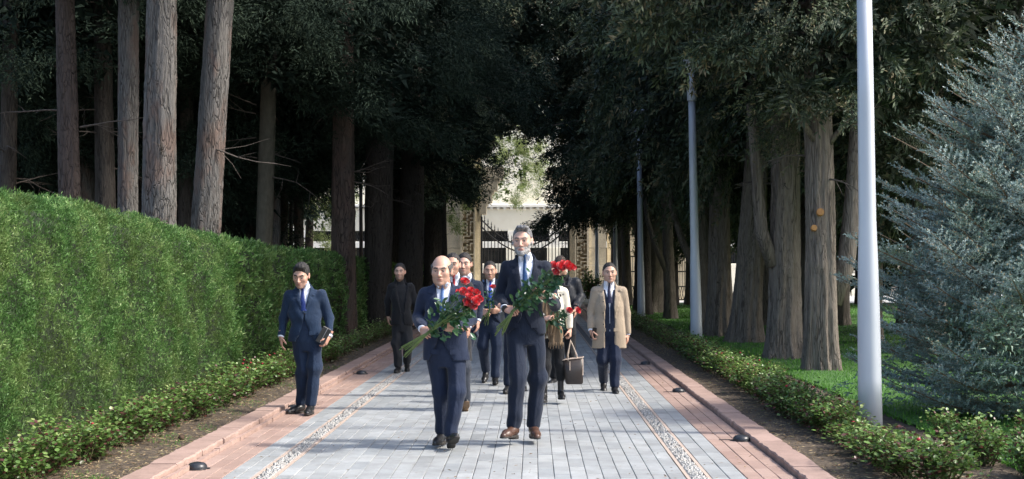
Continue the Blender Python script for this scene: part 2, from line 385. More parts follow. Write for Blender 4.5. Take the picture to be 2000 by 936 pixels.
# ------------------------------------------------------------------ gate and buildings behind
M_lime = stone('limestone', [(.66, .58, .42), (.72, .64, .48), (.62, .55, .40)], .85, 1.2, (.4, .34, .24), 12, dirtamt=.2)
M_back = mat('recess_shade_stone', (.44, .36, .24), (.36, .29, .19), 6, .9, kind='Position')  # darker backing; recess shade of the fret put into the colour
M_cream = mat('cream_plaster', (.84, .80, .68), (.79, .74, .61), 1.0, .9, .1, kind='Position')
M_white = mat('white_stone', (.82, .80, .74), (.76, .74, .68), 2.0, .85, .1, kind='Position')
M_iron = mat('black_iron', (.012, .013, .015), (.02, .02, .022), 20, .5)
M_glass = mat('dark_glazing', (.02, .025, .03), (.05, .055, .06), 3, .15)
GYD = 70.0
def gate_pier(px0, px1, orn0, orn1, rv0, rv1, lab, mirror=False):
    """stone blocks left of an ornament band and a stepped reveal beside the opening"""
    x0, x1 = gx(px0, GYD), gx(px1, GYD); t = empty('gate_pier', ((x0+x1)/2, GYD, 0), label=lab, cat='gate pier'); cx = (x0+x1)/2
    H = 11.5
    def blocks(a, c, y0, y1, hh, nmax=40):
        z = 0; k = 0; cache = None
        nb = int(H/hh)
        mm = MB().box(a-cx, c-cx, y0, y1, .004, hh-.012, .01).mesh('stone_block', M_lime)
        for k in range(nb): link('stone_block', mm, t, (0, 0, k*hh))
    o0, o1 = gx(orn0, GYD), gx(orn1, GYD)
    (a, c) = (x0, o0) if not mirror else (o1, x1)
    blocks(a, c-.14 if not mirror else c, .0, 2.2, .92) if not mirror else blocks(a+.14, c, 0, 2.2, .92)
    if not mirror: blocks(o0-.14, o0-.01, -.10, .5, 1.84)
    else: blocks(o1+.01, o1+.14, -.10, .5, 1.84)
    MB().box(o0-cx, o1-cx, .12, 1.5, 0, H).build('ornament_backing', M_back, t)
    # carved fret relief: short bars on a grid
    m = MB(); cell = .19; nx = max(3, int((o1-o0)/cell)); rnd = random.Random(5); cw = (o1-o0)/nx
    for j in range(int(H/cell)):
        for i in range(nx):
            xa = o0-cx+i*cw; z = .5+j*cell; q = rnd.random()
            if z > H-.2: continue
            if q < .45: m.box(xa+.012, xa+cw+.012, -.045, .121, z, z+.06)
            if q > .3: m.box(xa+.012, xa+.07, -.047, .121, z+.06, z+cell)
            if q > .85: m.box(xa+.1, xa+.15, -.042, .121, z+.1, z+.15)
    m.build('carved_ornament', M_lime, t, kind='stuff')
    # stepped reveal with corbelled ledges growing towards the opening above
    rv = MB(); a, c = gx(rv0, GYD)-cx, gx(rv1, GYD)-cx; s = 1 if not mirror else -1
    n = 4; wd = (c-a)/n
    for k in range(n):
        kk = k if not mirror else n-1-k
        rv = MB(); rv.box(a+kk*wd, a+(kk+1)*wd-.008, -.04+.16*k, 1.5, 0, H, .012); rv.build('reveal_strip', M_lime, t)
    for k in range(4):
        st = MB(); z = 4.55+k*.62; e = (.0+.30*k); x_ = c if not mirror else a
        lo_, hi_ = (x_-.05, x_+.30+e) if not mirror else (x_-.30-e, x_+.05)
        st.box(lo_, hi_, .10-.03*k, 1.3, z, z+.60, .02)
        if k < 3: st.box(hi_-.02 if not mirror else lo_-.10, hi_+.10 if not mirror else lo_+.02, .06, 1.3, z+.45, z+.62, .02)
        st.build('corbel', M_lime, t)
    pl = MB(); pl.box(x0-cx-.08, x1-cx+.08, -.2, 2.3, 0, .45, .03); pl.build('plinth', M_lime, t)
gate_pier(866, 937, 904, 924, 925, 938, 'pale limestone gate pier with carved fret band, left of the iron gate')
gate_pier(1113, 1184, 1127, 1146, 1113, 1126, 'pale limestone gate pier with carved fret band, right of the iron gate', True)
mb = empty('gate_lintel', (0, GYD, 0), label='limestone arch block high over the iron gate, mostly lost behind foliage', cat='gate arch')
x0, x1 = gx(866, GYD), gx(1184, GYD)
for k in range(9):
    wd = (x1-x0)/9; MB().box(x0+k*wd, x0+(k+1)*wd-.01, .3, 2.0, 11.5, 12.6, .02).build('stone_block', M_lime, mb)
# side pier right of gate and wall
t = empty('stone_wall', (gx(1240, 69), 71, 0), label='plain pale stone wall right of the gate behind the trunks', cat='wall')
cx = gx(1240, 69)
for j in range(4):
    for i in range(4):
        a = gx(1186, 71)-cx+i*1.05; MB().box(a, a+1.04, 0, .5, j*1.0, j*1.0+.99, .01).build('stone_block', M_lime, t)
MB().box(gx(1186, 71)-cx-.1, gx(1186, 71)-cx+4.4, -.1, .6, 4.0, 4.25, .03).build('coping', M_lime, t)
# iron gate
a, c = gx(938, GYD), gx(1113, GYD); mid = (a+c)/2; half = (c-a)/2
gate = empty('iron_gate', (mid, GYD+.5, 0), label='tall black wrought iron gate of spear bars between the limestone piers', cat='gate')
def ztop(u): return 2.95+1.42*abs(u)**1.8
bar_cache = {}
nb = 27
for i in range(nb):
    u = -1+2*i/(nb-1); x = u*half*.985; zt = ztop(u)
    m = MB(); m.tube([(0, 0, .08), (0, 0, zt)], .026, 6); m.lathe([(.03, zt), (.036, zt+.06), (.012, zt+.12), (.03, zt+.16), (.002, zt+.34)], 6)
    m.build('bar', M_iron, gate, loc=(x, 0, 0))
for off in (-.05, -.42):
    for s in (-1, 1):
        m = MB(); m.tube([(s*half*(k/14), -.01, ztop(k/14)+off) for k in range(15)], .045, 6); m.build('curved_rail', M_iron, gate)
for z in (.12, 1.15, 1.35): MB().box(-half, half, -.03, .03, z, z+.06).build('rail', M_iron, gate)
for x in (-half+.05, 0, half-.05): MB().box(x-.05, x+.05, -.05, .05, 0, ztop(x/half)+.1).build('post', M_iron, gate)
m = MB()
for i in range(26):
    x = -half+.1+i*(2*half-.2)/25.5; pts = [(x+.07*math.cos(q), -.02, 1.25+.075*math.sin(q)) for q in np.linspace(0, 6.28, 9)]; m.tube(pts, .012, 4, False)
m.build('ring_ornament', M_iron, gate, kind='stuff')
# dark iron fence right
fx0, fx1 = gx(1222, 66), gx(1420, 66)
fence = empty('iron_fence', ((fx0+fx1)/2, 66, 0), label='black iron railing with lattice foot seen between the right trunks', cat='fence')
hw = (fx1-fx0)/2; bm_ = MB(); bm_.tube([(0, 0, .75), (0, 0, 2.3)], .016, 5); bmesh_ = bm_.mesh('bar', M_iron)
for i in range(44): link('bar', bmesh_, fence, (-hw+i*2*hw/43, 0, 0))
for z in (.1, .75, 1.5, 2.25): MB().box(-hw, hw, -.025, .025, z, z+.06).build('rail', M_iron, fence)
m = MB()
for i in range(40):
    x = -hw+i*2*hw/40; m.tube([(x, 0, .12), (x+.13, 0, .78)], .014, 4); m.tube([(x+.13, 0, .12), (x, 0, .78)], .014, 4)
m.build('lattice', M_iron, fence, kind='stuff')
# cream building / boundary wall behind, with dark lattice panels
BY = 85.0
bl = empty('cream_building', (-6, BY, 0), label='long cream building front with white piers, dark lattice openings and cornice', cat='building')
X0, X1 = gx(200, BY)+6, gx(1700, BY)+6
def Zb(py): return gz(py, BY)
MB().box(X0, X1, .9, 6, 0, Zb(400)).build('wall', M_cream, bl)
MB().box(X0, X1, 1.4, 6, Zb(400)+.004, 22).build('upper_wall', M_cream, bl)
MB().box(X0, X1, -.25, 1.0, Zb(405), Zb(400)+.02, .05).build('cornice', M_white, bl)
MB().box(X0, X1, .0, .88, Zb(451), Zb(407), .03).build('frieze', M_cream, bl)
MB().box(X0, X1, -.1, .88, Zb(484), Zb(472), .03).build('ledge', M_white, bl)
MB().box(X0, X1, -.15, .88, 0, Zb(515), .03).build('base_wall', M_cream, bl)
dm = MB().box(0, .14, -.2, .0, Zb(409), Zb(405.6)).mesh('dentil', M_white)
m = MB()
for i in range(140): m.box(X0+i*.42, X0+i*.42+.16, -.18, .0, Zb(409), Zb(405.3))
m.build('dentils', M_white, bl, kind='stuff')
pm1 = MB().box(-.32, .32, -.12, .9, Zb(472)+.003, Zb(451)-.003, .02).mesh('pier', M_white); pm2 = MB().box(-.42, .42, -.22, .9, Zb(515)+.003, Zb(484)-.003, .02).mesh('pier', M_cream)
# dark glazed window strip behind piers
wins = []
nper = int((X1-X0)/2.62); lat = MB(); brs = MB()
for s in range(13):
    for q in (0, 1):
        xa = .34+s*.15
        (lat.tube([(xa, .2, Zb(471)), (xa+.28, .2, Zb(452))], .014, 4, False) if q else lat.tube([(xa+.28, .2, Zb(471)), (xa, .2, Zb(452))], .014, 4, False))
lat.box(.30, 2.3, .18, .22, Zb(461.5), Zb(461)); latm = lat.mesh('lattice', M_iron)
for s in range(14): brs.box(.42+s*.13, .445+s*.13, .1, .14, Zb(514), Zb(485))
brs.box(.42, 2.2, .09, .15, Zb(490), Zb(489)); brm = brs.mesh('railing', M_iron)
g1 = MB().box(.30, 2.32, .6, .88, Zb(472)+.004, Zb(451)-.004).mesh('window', M_glass); g2 = MB().box(.42, 2.2, .6, .88, Zb(515)+.004, Zb(484)-.004).mesh('window', M_glass)
for i in range(nper):
    x = X0+i*2.62; link('pier', pm1, bl, (x, 0, 0)); link('pier', pm2, bl, (x, 0, 0)); link('window', g1, bl, (x, 0, 0)); link('window', g2, bl, (x, 0, 0))
    link('lattice', latm, bl, (x, 0, 0)); link('railing', brm, bl, (x, 0, 0))
# blue car behind the gate
M_blue = mat('blue_car_paint', (.03, .09, .28), (.035, .1, .3), 3, .25, spec=.6); M_tyre = mat('tyre_rubber', (.015, .015, .015), (.025, .025, .025), 30, .9)
car = empty('parked_car', (gx(962, 77), 77, 0), label='blue car parked behind the iron gate', cat='car')
prof = [(-2.1, .35), (-2.1, .8), (-1.9, .95), (-1.15, 1.02), (-.6, 1.42), (.9, 1.46), (1.6, 1.05), (2.05, .98), (2.15, .6), (2.1, .35)]
m = MB(); n = len(prof); V = []
for y, sh in ((-.82, 0), (-.86, .0), (.86, .0), (.82, 0)):
    for (x, z) in prof: V.append((x, y*(1 if z < 1.03 else .8), z))
F = [tuple(range(n))[::-1], tuple(3*n+i for i in range(n))]
for k in range(3):
    for i in range(n): F.append((k*n+i, k*n+(i+1) % n, (k+1)*n+(i+1) % n, (k+1)*n+i))
m.add(V, F); m.build('body', M_blue, car)
m = MB(); m.add([(-1.05, -.80, 1.06), (1.45, -.80, 1.08), (.86, -.715, 1.40), (-.6, -.715, 1.37)], [(0, 1, 2, 3)]); m.add([(-1.05, -.76, 1.06), (1.45, -.76, 1.08), (.86, -.68, 1.40), (-.6, -.68, 1.37)], [(3, 2, 1, 0)]); m.build('side_window', M_glass, car)
for x in (-1.35, 1.35):
    for y in (-.8, .8):
        m = MB(); m.tube([(x, y-.1, .33), (x, y+.1, .33)], .33, 18); m.build('wheel', M_tyre, car)
# stone steps and planter bush right of the gate
stp = empty('stone_steps', (gx(1150, 62), 62, 0), label='pale stone steps beside the path end, right of the gate opening', cat='steps')
for k in range(4): MB().box(-.9, 1.2, k*.34, k*.34+.4, k*.15, k*.15+.149, .01).build('step', M_white, stp)
ps = empty('stone_post', (gx(862, 60), 60, 0), label='squat grey stone post with moulded cap beside the left gate pier', cat='stone post')
for (h0, h1, wd) in ((0, 1.55, .55), (1.55, 1.7, .72), (1.7, 1.95, .6), (1.95, 2.1, .85)): MB().box(-wd/2, wd/2, -wd/2, wd/2, h0+.002, h1, .03).build('stone_block', M_lime, ps)
m = MB(); m.add([(-.42, -.42, 2.1), (.42, -.42, 2.1), (.42, .42, 2.1), (-.42, .42, 2.1), (0, 0, 2.38)], [(0, 1, 4), (1, 2, 4), (2, 3, 4), (3, 0, 4), (3, 2, 1, 0)]); m.build('cap', M_lime, ps)
# road beyond the path end
m = MB(); m.add([(-40, 64, -.02), (40, 64, -.02), (40, 90, -.02), (-40, 90, -.02)], [(0, 1, 2, 3)]); m.build('forecourt', mat('pale_paving', (.55, .54, .52), (.46, .45, .44), 3, .85, kind='Position'), None, kind='structure')

# ------------------------------------------------------------------ lamp posts
M_pole = mat('galvanised_paint', (.50, .53, .58), (.44, .47, .52), 3, .42, .05, .002, metal=.15, spec=.5, vec=(1, 1, .25))
def lamp_post(x, y, dx, lab, scale=1):
    t = empty('lamp_post', (x, y, 0), label=lab, cat='lamp post', group='lamp posts along the right rose bed')
    lean = dx
    prof = [(0, .120), (.55, .113), (1.1, .108), (1.7, .096), (2.1, .084), (3.3, .078), (4.93, .068)]
    m = MB(); m.tube([(lean*z/5, 0, z) for z, _ in prof], [r_ for _, r_ in prof], 28); m.build('pole', M_pole, t, True)
    m = MB(); m.tube([(lean*z/5, 0, z) for z in (4.90, 4.91, 5.11, 5.12)], [.07, .092, .092, .06], 24); m.build('collar', M_pole, t)
    m = MB(); m.tube([(lean*z/5, 0, z) for z in (5.1, 5.42)], .05, 14); m.build('neck', M_pole, t, True)
    m = MB(); X = lean*5.4/5
    for s in (-1, 1):
        m.add([(X+s*.05, -.03, 5.40), (X+s*.05, .03, 5.40), (X+s*.20, .03, 5.80), (X+s*.20, -.03, 5.80), (X+s*.02, -.03, 5.46), (X+s*.02, .03, 5.46), (X+s*.165, .03, 5.82), (X+s*.165, -.03, 5.82)],
              [(0, 1, 2, 3), (4, 7, 6, 5), (0, 3, 7, 4), (1, 5, 6, 2), (0, 4, 5, 1), (3, 2, 6, 7)])
        m.tube([(X+s*.185, 0, 5.80), (X+s*.235, 0, 6.18)], .014, 6)
    m.build('fork_bracket', M_pole, t)
    m = MB(); m.tube([(X, 0, 5.42), (X, 0, 5.7)], [.05, .145], 16); m.build('lamp_cup', M_pole, t)
    m = MB(); m.lathe([(.29, 6.16), (.31, 6.2), (.26, 6.24), (.05, 6.30)], 24, (X, 0, 0)); m.build('lamp_cap', M_pole, t, True)
for i, (px, y, dx, lab) in enumerate(((1700, 13.04, -.07, 'tall pale grey lamp post nearest the viewer, rising past the frame beside the blue spruce'),
        (1361, 25.9, -.10, 'grey lamp post with forked head in the roses, second from the viewer'),
        (1253, 38.6, -.07, 'grey lamp post behind the trench coat man, third from the viewer'), (1203, 51.2, -.05, 'slim far lamp post, fourth from the viewer, against the dark trunks'),
        (1166.5, 63.5, -.04, 'farthest slim lamp post, sunlit edge, in front of the right gate pier'))):
    lamp_post(gx(px, y), y, dx, lab)
def ordinal(n):
    o = ['', 'first', 'second', 'third', 'fourth', 'fifth', 'sixth', 'seventh', 'eighth', 'ninth', 'tenth', 'eleventh', 'twelfth', 'thirteenth', 'fourteenth', 'fifteenth', 'sixteenth', 'seventeenth', 'eighteenth', 'nineteenth']
    tn = {2: 'twenty', 3: 'thirty', 4: 'forty', 5: 'fifty', 6: 'sixty', 7: 'seventy', 8: 'eighty', 9: 'ninety'}
    if n < 20: return o[n]
    return tn[n//10][:-1]+'ieth' if n % 10 == 0 else tn[n//10]+'-'+o[n % 10]
# ------------------------------------------------------------------ hedge
M_hedge = foliage('hedge_leaf', [(0, (.045, .105, .028)), (.4, (.10, .22, .058)), (.8, (.18, .33, .10)), (1, (.33, .45, .18))], .32, .5, patch=(.17, .20, .06), pscale=1.6)
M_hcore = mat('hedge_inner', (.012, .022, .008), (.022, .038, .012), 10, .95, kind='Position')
def hz(Y): return np.interp(Y, [8, 11, 14, 18, 24, 30, 39, 44], [2.34, 2.32, 2.33, 2.16, 2.0, 1.98, 1.83, 1.75])
def hx(Y): return np.interp(Y, [8, 12, 18, 25, 40, 46], [-4.55, -4.62, -4.52, -4.38, -4.2, -4.15])
hedge = empty('hedge', (-5.2, 20, 0), label='long clipped evergreen hedge along the left side, taller than a man', cat='hedge')
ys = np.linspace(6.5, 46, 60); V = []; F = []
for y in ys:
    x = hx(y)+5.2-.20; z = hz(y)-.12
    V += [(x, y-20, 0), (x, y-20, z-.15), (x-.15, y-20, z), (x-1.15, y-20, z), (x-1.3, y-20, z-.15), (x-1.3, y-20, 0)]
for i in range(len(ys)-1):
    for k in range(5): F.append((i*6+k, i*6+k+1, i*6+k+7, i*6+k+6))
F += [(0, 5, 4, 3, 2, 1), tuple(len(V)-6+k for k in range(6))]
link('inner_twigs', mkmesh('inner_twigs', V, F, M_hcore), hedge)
def bulge(Y, Z): return .05*np.sin(Y*2.3+Z*1.3)+.035*np.sin(Y*5.1-Z*4.2+1)+.02*np.sin(Y*11+Z*9)
def tufts(n, y0, y1, top, L, W, k, r, pw=1.0):
    Y = y0+(y1-y0)*r.random(n)**pw
    if not top:
        Zr = r.random(n)**.9; Z = .12+(hz(Y)-.1)*Zr; rnd = np.clip((Z-hz(Y)+.22)/.22, 0, 1)
        P = np.stack([hx(Y)+bulge(Y, Z)-.16*rnd**2-r.random(n)*.10, Y, Z], 1); nrm = np.array([.55, -.25, .75])
    else:
        X = hx(Y)-.1-1.15*r.random(n); P = np.stack([X, Y, hz(Y)+.4*bulge(Y, X*2)-.05*r.random(n)-.08*((X-hx(Y)) > -.2)], 1); nrm = np.array([.15, -.1, 1.0])
    ax = nrm+r.normal(0, .38, (n, 3)); t0 = np.clip(r.random(n)*.75+.2*np.sin(P[:, 1]*3+P[:, 2]*5)+.22*np.sin(P[:, 1]*11-P[:, 2]*8)*np.sin(P[:, 2]*13+P[:, 1]*5)+.02, 0, 1)
    P = np.repeat(P, k, 0); A = np.repeat(ax, k, 0)+r.normal(0, .42, (n*k, 3)); P = P+r.normal(0, .013, P.shape)
    T = np.clip(np.repeat(t0, k)+r.normal(0, .16, n*k), 0, 1)
    P[:, 0] += 5.2; P[:, 1] -= 20
    return leafq(P, A, r.uniform(.6, 1.3, n*k)*L, W, r, tint=T)
V, F, T = cat([tufts(25000, 9, 20, False, .042, .0095, 6, R, 1.3), tufts(8000, 9, 22, True, .045, .011, 5, R, 1.2), tufts(8000, 20, 45, False, .08, .022, 5, R, 1.3), tufts(3500, 20, 45, True, .08, .022, 4, R)])
link('foliage', mkmesh('foliage', V, F, M_hedge, attrs={'tint': T}), hedge)
# a few straggling shoots
n = 160; Y = 9+14*R.random(n); P = np.stack([hx(Y)+5.2-R.random(n)*.9, Y-20, hz(Y)-.02], 1)
V, F, T = leafq(P, np.stack([R.normal(0, .3, n), R.normal(0, .3, n), np.ones(n)], 1), R.uniform(.04, .08, n), .010, R)
link('shoots', mkmesh('shoots', V, F, M_hedge, attrs={'tint': T*.5+.5}), hedge, kind='stuff')

# ------------------------------------------------------------------ rose bushes in the beds
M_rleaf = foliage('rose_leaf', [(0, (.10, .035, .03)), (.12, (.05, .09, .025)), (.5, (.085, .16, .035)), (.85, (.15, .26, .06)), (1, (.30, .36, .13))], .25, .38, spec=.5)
M_stem = mat('green_brown_stem', (.07, .06, .03), (.12, .10, .05), 30, .8)
M_bud = mat('rose_bud_red', (.35, .01, .03), (.25, .01, .02), 30, .6)
def bush_mesh(seed, nl):
    r = np.random.default_rng(seed); st = MB(); P = []; D = []
    for s in range(17):
        a = r.uniform(0, 6.28); q = r.uniform(.05, .30); h = r.uniform(.24, .50); b0 = np.array([r.normal(0, .05), r.normal(0, .05), 0])
        b2 = np.array([q*math.cos(a), q*math.sin(a), h]); b1 = (b0+b2)/2+np.array([r.normal(0, .04), r.normal(0, .04), .06])
        st.tube([b0, b1, b2], [.007, .005, .003], 4, False)
        for k in range(nl//17):
            t = r.random()**.55; p = (1-t)**2*b0+2*t*(1-t)*b1+t*t*b2+r.normal(0, .045, 3); p[2] = max(p[2], .05)
            P.append(p); D.append([p[0]*1.6+r.normal(0, .5), p[1]*1.6+r.normal(0, .5), .35+r.normal(0, .4)])
    P = np.array(P); D = np.array(D); n = len(P)
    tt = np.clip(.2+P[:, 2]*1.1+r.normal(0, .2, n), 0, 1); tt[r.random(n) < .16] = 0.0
    # each leaf: two half blades folded along the midrib
    d = D/np.linalg.norm(D, axis=1, keepdims=True); u = r.normal(0, .35, (n, 3))+np.array([0, 0, 1]); s = np.cross(d, u); s /= np.linalg.norm(s, axis=1, keepdims=True); up = np.cross(s, d)
    L = r.uniform(.026, .046, (n, 1)); W = L*.36
    V = np.stack([P, P+d*L*.35+s*W+up*W*.25, P+d*L*.75+s*W*.8+up*W*.2, P+d*L, P+d*L*.75-s*W*.8+up*W*.2, P+d*L*.35-s*W+up*W*.25], 1).reshape(-1, 3)
    F = (np.array([[0, 1, 2, 3], [0, 3, 4, 5]])[None]+(np.arange(n)*6)[:, None, None]).reshape(-1, 4)
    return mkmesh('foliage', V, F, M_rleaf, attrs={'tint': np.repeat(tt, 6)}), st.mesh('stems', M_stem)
bushes = [bush_mesh(100+i, 1150) for i in range(5)]; small = [bush_mesh(200+i, 420) for i in range(3)]
budm = MB().lathe([(.004, 0), (.014, .008), (.018, .02), (.012, .034), (.003, .04)], 8).mesh('rose_bud', M_bud, True)
def rose_bush(x, y, i, side, far, s=1.0, sz=1.0):
    fm, sm = (small if far else bushes)[i % (3 if far else 5)]
    where = 'left bed at the foot of the hedge' if side < 0 else 'right bed along the lawn'
    lab = '%s rose bush in the %s, %s from the viewer' % ('low leafy' if y < 24 else 'small distant', 'left bed below the hedge' if side < 0 else 'right bed by the lawn', ordinal(i+1))
    t = empty('rose_bush', (x, y, .01), random.uniform(0, 6.28), label=lab, cat='rose bush', group='rose bushes in the %s%s' % (where, ', far part' if y >= 30 else ''))
    t.scale = (s, s, s*sz)
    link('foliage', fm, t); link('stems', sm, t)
    if not far and random.random() < .22:
        for k in range(random.randint(1, 2)):
            o = link('rose_bud', budm, t, (random.uniform(-.2, .2), random.uniform(-.2, .2), .43+random.random()*.06)); o.scale = (.75,)*3
i = 0; y = 9.7
while y < 44:
    xx = float(np.interp(y, [9, 12, 16, 24, 44], [-3.76, -3.80, -3.72, -3.62, -3.55]))
    rose_bush(xx+random.uniform(-.07, .07), y, i, -1, y > 24, random.uniform(1.05, 1.3) if y < 24 else random.uniform(1.05, 1.3), .62 if y < 24 else .62); i += 1
    y += .40 if y < 24 else .62
i = 0; y = 9.8
while y < 50:
    rose_bush(2.92+random.uniform(-.08, .08), y, i, 1, y > 26, random.uniform(1.08, 1.28) if y < 26 else 1.2, (.36 if 11.0 < y < 12.7 else .64) if y < 26 else .62); i += 1
    y += .42 if y < 26 else .66

for k, (x, y) in enumerate(((3.85, 10.2), (3.7, 10.9), (4.25, 10.7), (3.75, 11.7), (4.3, 11.5), (4.7, 10.4), (4.8, 11.2))):
    t = empty('rose_bush', (x, y, .01), k*1.3, label='rose bush of the extra clump in the lower right corner, %s from the left' % ordinal([0, 1, 3, 2, 4, 5, 6][k]+1), cat='rose bush', group='rose bushes in the lower right corner'); t.scale = (1.0, 1.0, .72)
    link('foliage', bushes[k % 5][0], t); link('stems', bushes[k % 5][1], t)
# ------------------------------------------------------------------ trees
M_pine = bark('pine_bark', (.035, .032, .03), (.175, .165, .155), (.105, .098, .092), .15, 22, red=(.16, .11, .09))
M_pinered = bark('red_pine_bark', (.03, .023, .02), (.105, .078, .068), (.08, .066, .06), .22, 20)
M_cyp = bark('cypress_bark', (.06, .05, .042), (.25, .215, .18), (.15, .125, .105), .08, 26)
M_dead = mat('dead_twig', (.07, .055, .045), (.12, .10, .085), 30, .9)
M_cut = mat('fresh_cut_wood', (.48, .24, .08), (.35, .17, .06), 20, .8)
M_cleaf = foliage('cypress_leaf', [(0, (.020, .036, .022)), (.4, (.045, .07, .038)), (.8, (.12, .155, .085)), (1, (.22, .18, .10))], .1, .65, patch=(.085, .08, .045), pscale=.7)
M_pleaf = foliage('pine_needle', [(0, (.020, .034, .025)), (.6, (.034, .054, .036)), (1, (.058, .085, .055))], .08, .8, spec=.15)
M_lleaf = foliage('light_pine_needle', [(0, (.13, .18, .06)), (.6, (.24, .30, .11)), (1, (.38, .42, .18))], .4, .6)
def trunk_mesh(dia, h, seed, lean=(0, 0), flare=1.35, nseg=40, nring=90, ridged=.5, top=.7, bend=.0, taper=1):
    r = np.random.default_rng(seed); z = h*np.linspace(0, 1, nring)**1.25; th = np.linspace(0, 2*math.pi, nseg, endpoint=False)
    ZZ, TH = np.meshgrid(z, th, indexing='ij')
    base = dia/2*(1-(1-top)*(ZZ/h)**taper)*(1+(flare-1)*np.exp(-ZZ/.38))
    ph = r.uniform(0, 6.28, 6)
    d = .06*np.sin(2*TH+ph[0]+.5*ZZ)+.04*np.sin(3*TH+ph[1]-.6*ZZ)
    fl = 0
    for k, (f, a) in enumerate(((7, .035), (11, .03), (17, .02))): fl = fl+a*np.sin(f*TH+ph[k]+1.3*np.sin(ZZ*1.1+ph[k+1])+.6*np.sin(ZZ*3.1))
    d = d+fl*ridged*(1+1.5*np.exp(-ZZ/.6))+r.normal(0, .018, ZZ.shape)*(1 if ridged < .8 else .6)
    for kk in range(5):
        zc, tc = r.uniform(.8, h), r.uniform(0, 6.28); d = d+.12*np.exp(-((ZZ-zc)/.12)**2-((np.angle(np.exp(1j*(TH-tc))))/.4)**2)
    rad = base*(1+d); cx = lean[0]*ZZ/h+bend*np.sin(ZZ/h*math.pi); cy = lean[1]*ZZ/h
    V = np.stack([cx+rad*np.cos(TH), cy+rad*np.sin(TH), ZZ-.05], -1).reshape(-1, 3)
    i = np.arange((nring-1)*nseg); a = i//nseg; b_ = i % nseg; b2 = (b_+1) % nseg
    F = np.stack([a*nseg+b_, a*nseg+b2, (a+1)*nseg+b2, (a+1)*nseg+b_], 1)
    return V, F
def sprays(C, A, n, L, w, ll, lw, r, droop=.3, flat=True, tri=False):
    """C centres, A axes: each a flattened spray of n small leaves"""
    m = len(C); A = A/np.linalg.norm(A, axis=1, keepdims=True)
    S = np.cross(A, r.normal(size=(m, 3))); S /= np.linalg.norm(S, axis=1, keepdims=True)
    t = r.random((m, n)); s = r.uniform(-1, 1, (m, n))*(1.05-t)*(.35+.65*np.minimum(1, t*4)); Ls = (L*r.uniform(.7, 1.3, m))[:, None]
    P = C[:, None]+A[:, None]*(t*Ls)[..., None]+S[:, None]*(s*w*Ls/L)[..., None]
    P[..., 2] -= droop*Ls*(t**2+np.abs(s)*.4)
    if not flat: P += r.normal(0, w*.35, P.shape)
    else: P += r.normal(0, .018, P.shape)
    D = A[:, None]*.8+S[:, None]*(np.sign(s)*.8)[..., None]+r.normal(0, .3, P.shape)
    D[..., 2] -= .25
    T = np.clip(np.repeat(r.random(m)**1.3*.8-.05, n)+t.ravel()*.25+r.normal(0, .12, m*n), 0, 1)
    T[r.random(m*n) < .02] = 1
    P = P.reshape(-1, 3); D = D.reshape(-1, 3)
    return leafq(P, D, r.uniform(.7, 1.3, m*n)*ll, lw*(1.35 if tri else 1), r, tint=T, tri=tri)
def crown_pts(n, r, z0, z1, rad, shape, lo=.55):
    """points through an uneven crown: shape(t)->relative radius; several lobes push in and out"""
    nc = max(12, n//13); g = r.integers(0, nc, n)
    t = np.clip(r.random(nc)[g]+r.normal(0, .018, n), 0, 1); a = r.uniform(0, 6.28, nc)[g]+r.normal(0, .13, n); z = z0+(z1-z0)*t
    lobes = 1+.16*np.sin(3*a+z*1.1)+.12*np.sin(5*a-z*1.7+1)+.1*np.sin(z*3.3+a)
    q = rad*shape(t)*lobes*(lo+(1-lo)*(r.random(nc)**.6)[g]+r.normal(0, .035, n))
    P = np.stack([q*np.cos(a), q*np.sin(a), z+.35*np.sin(a*2+z)], 1)
    A = np.stack([np.cos(a), np.sin(a), np.full(n, -.5)], 1)+r.normal(0, .25, (nc, 3))[g]+r.normal(0, .22, (n, 3))
    return P, A
def make_crown(seed, z0, z1, rad, shape, nsp, nleaf, L, w, ll, lw, nin, droop=.35, flat=True, inner=.34, tri=False):
    r = np.random.default_rng(seed)
    P, A = crown_pts(nsp, r, z0, z1, rad, shape); parts = [sprays(P-A/np.linalg.norm(A, axis=1, keepdims=True)*L*.6, A, nleaf, L, w, ll, lw, r, droop, flat, tri)]
    P, A = crown_pts(nin, r, z0+.5, z1, rad*.62, shape, .1); LF = leafq(P, A+r.normal(0, .7, A.shape), r.uniform(.6, 1.2, nin)*inner, inner*.4, r, tint=r.random(nin)*.1, tri=True)  # oversized inner leaves added to block light, all in the darkest tint
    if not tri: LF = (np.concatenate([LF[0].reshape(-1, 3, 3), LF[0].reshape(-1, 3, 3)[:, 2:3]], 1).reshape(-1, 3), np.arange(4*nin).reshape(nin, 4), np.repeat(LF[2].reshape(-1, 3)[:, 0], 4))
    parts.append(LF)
    return cat(parts)
shp_c = lambda t: np.clip(np.interp(t, [0, .12, .4, .75, 1], [.55, .95, 1.0, .7, .15]), 0, 1)
shp_p = lambda t: np.interp(t, [0, .15, .5, .85, 1], [.5, .9, 1.0, .75, .25])
def cm_(seed, mat_, *a, **k):
    V, F, T = make_crown(seed, *a, **k); return mkmesh('crown', V, F, mat_, attrs={'tint': T})
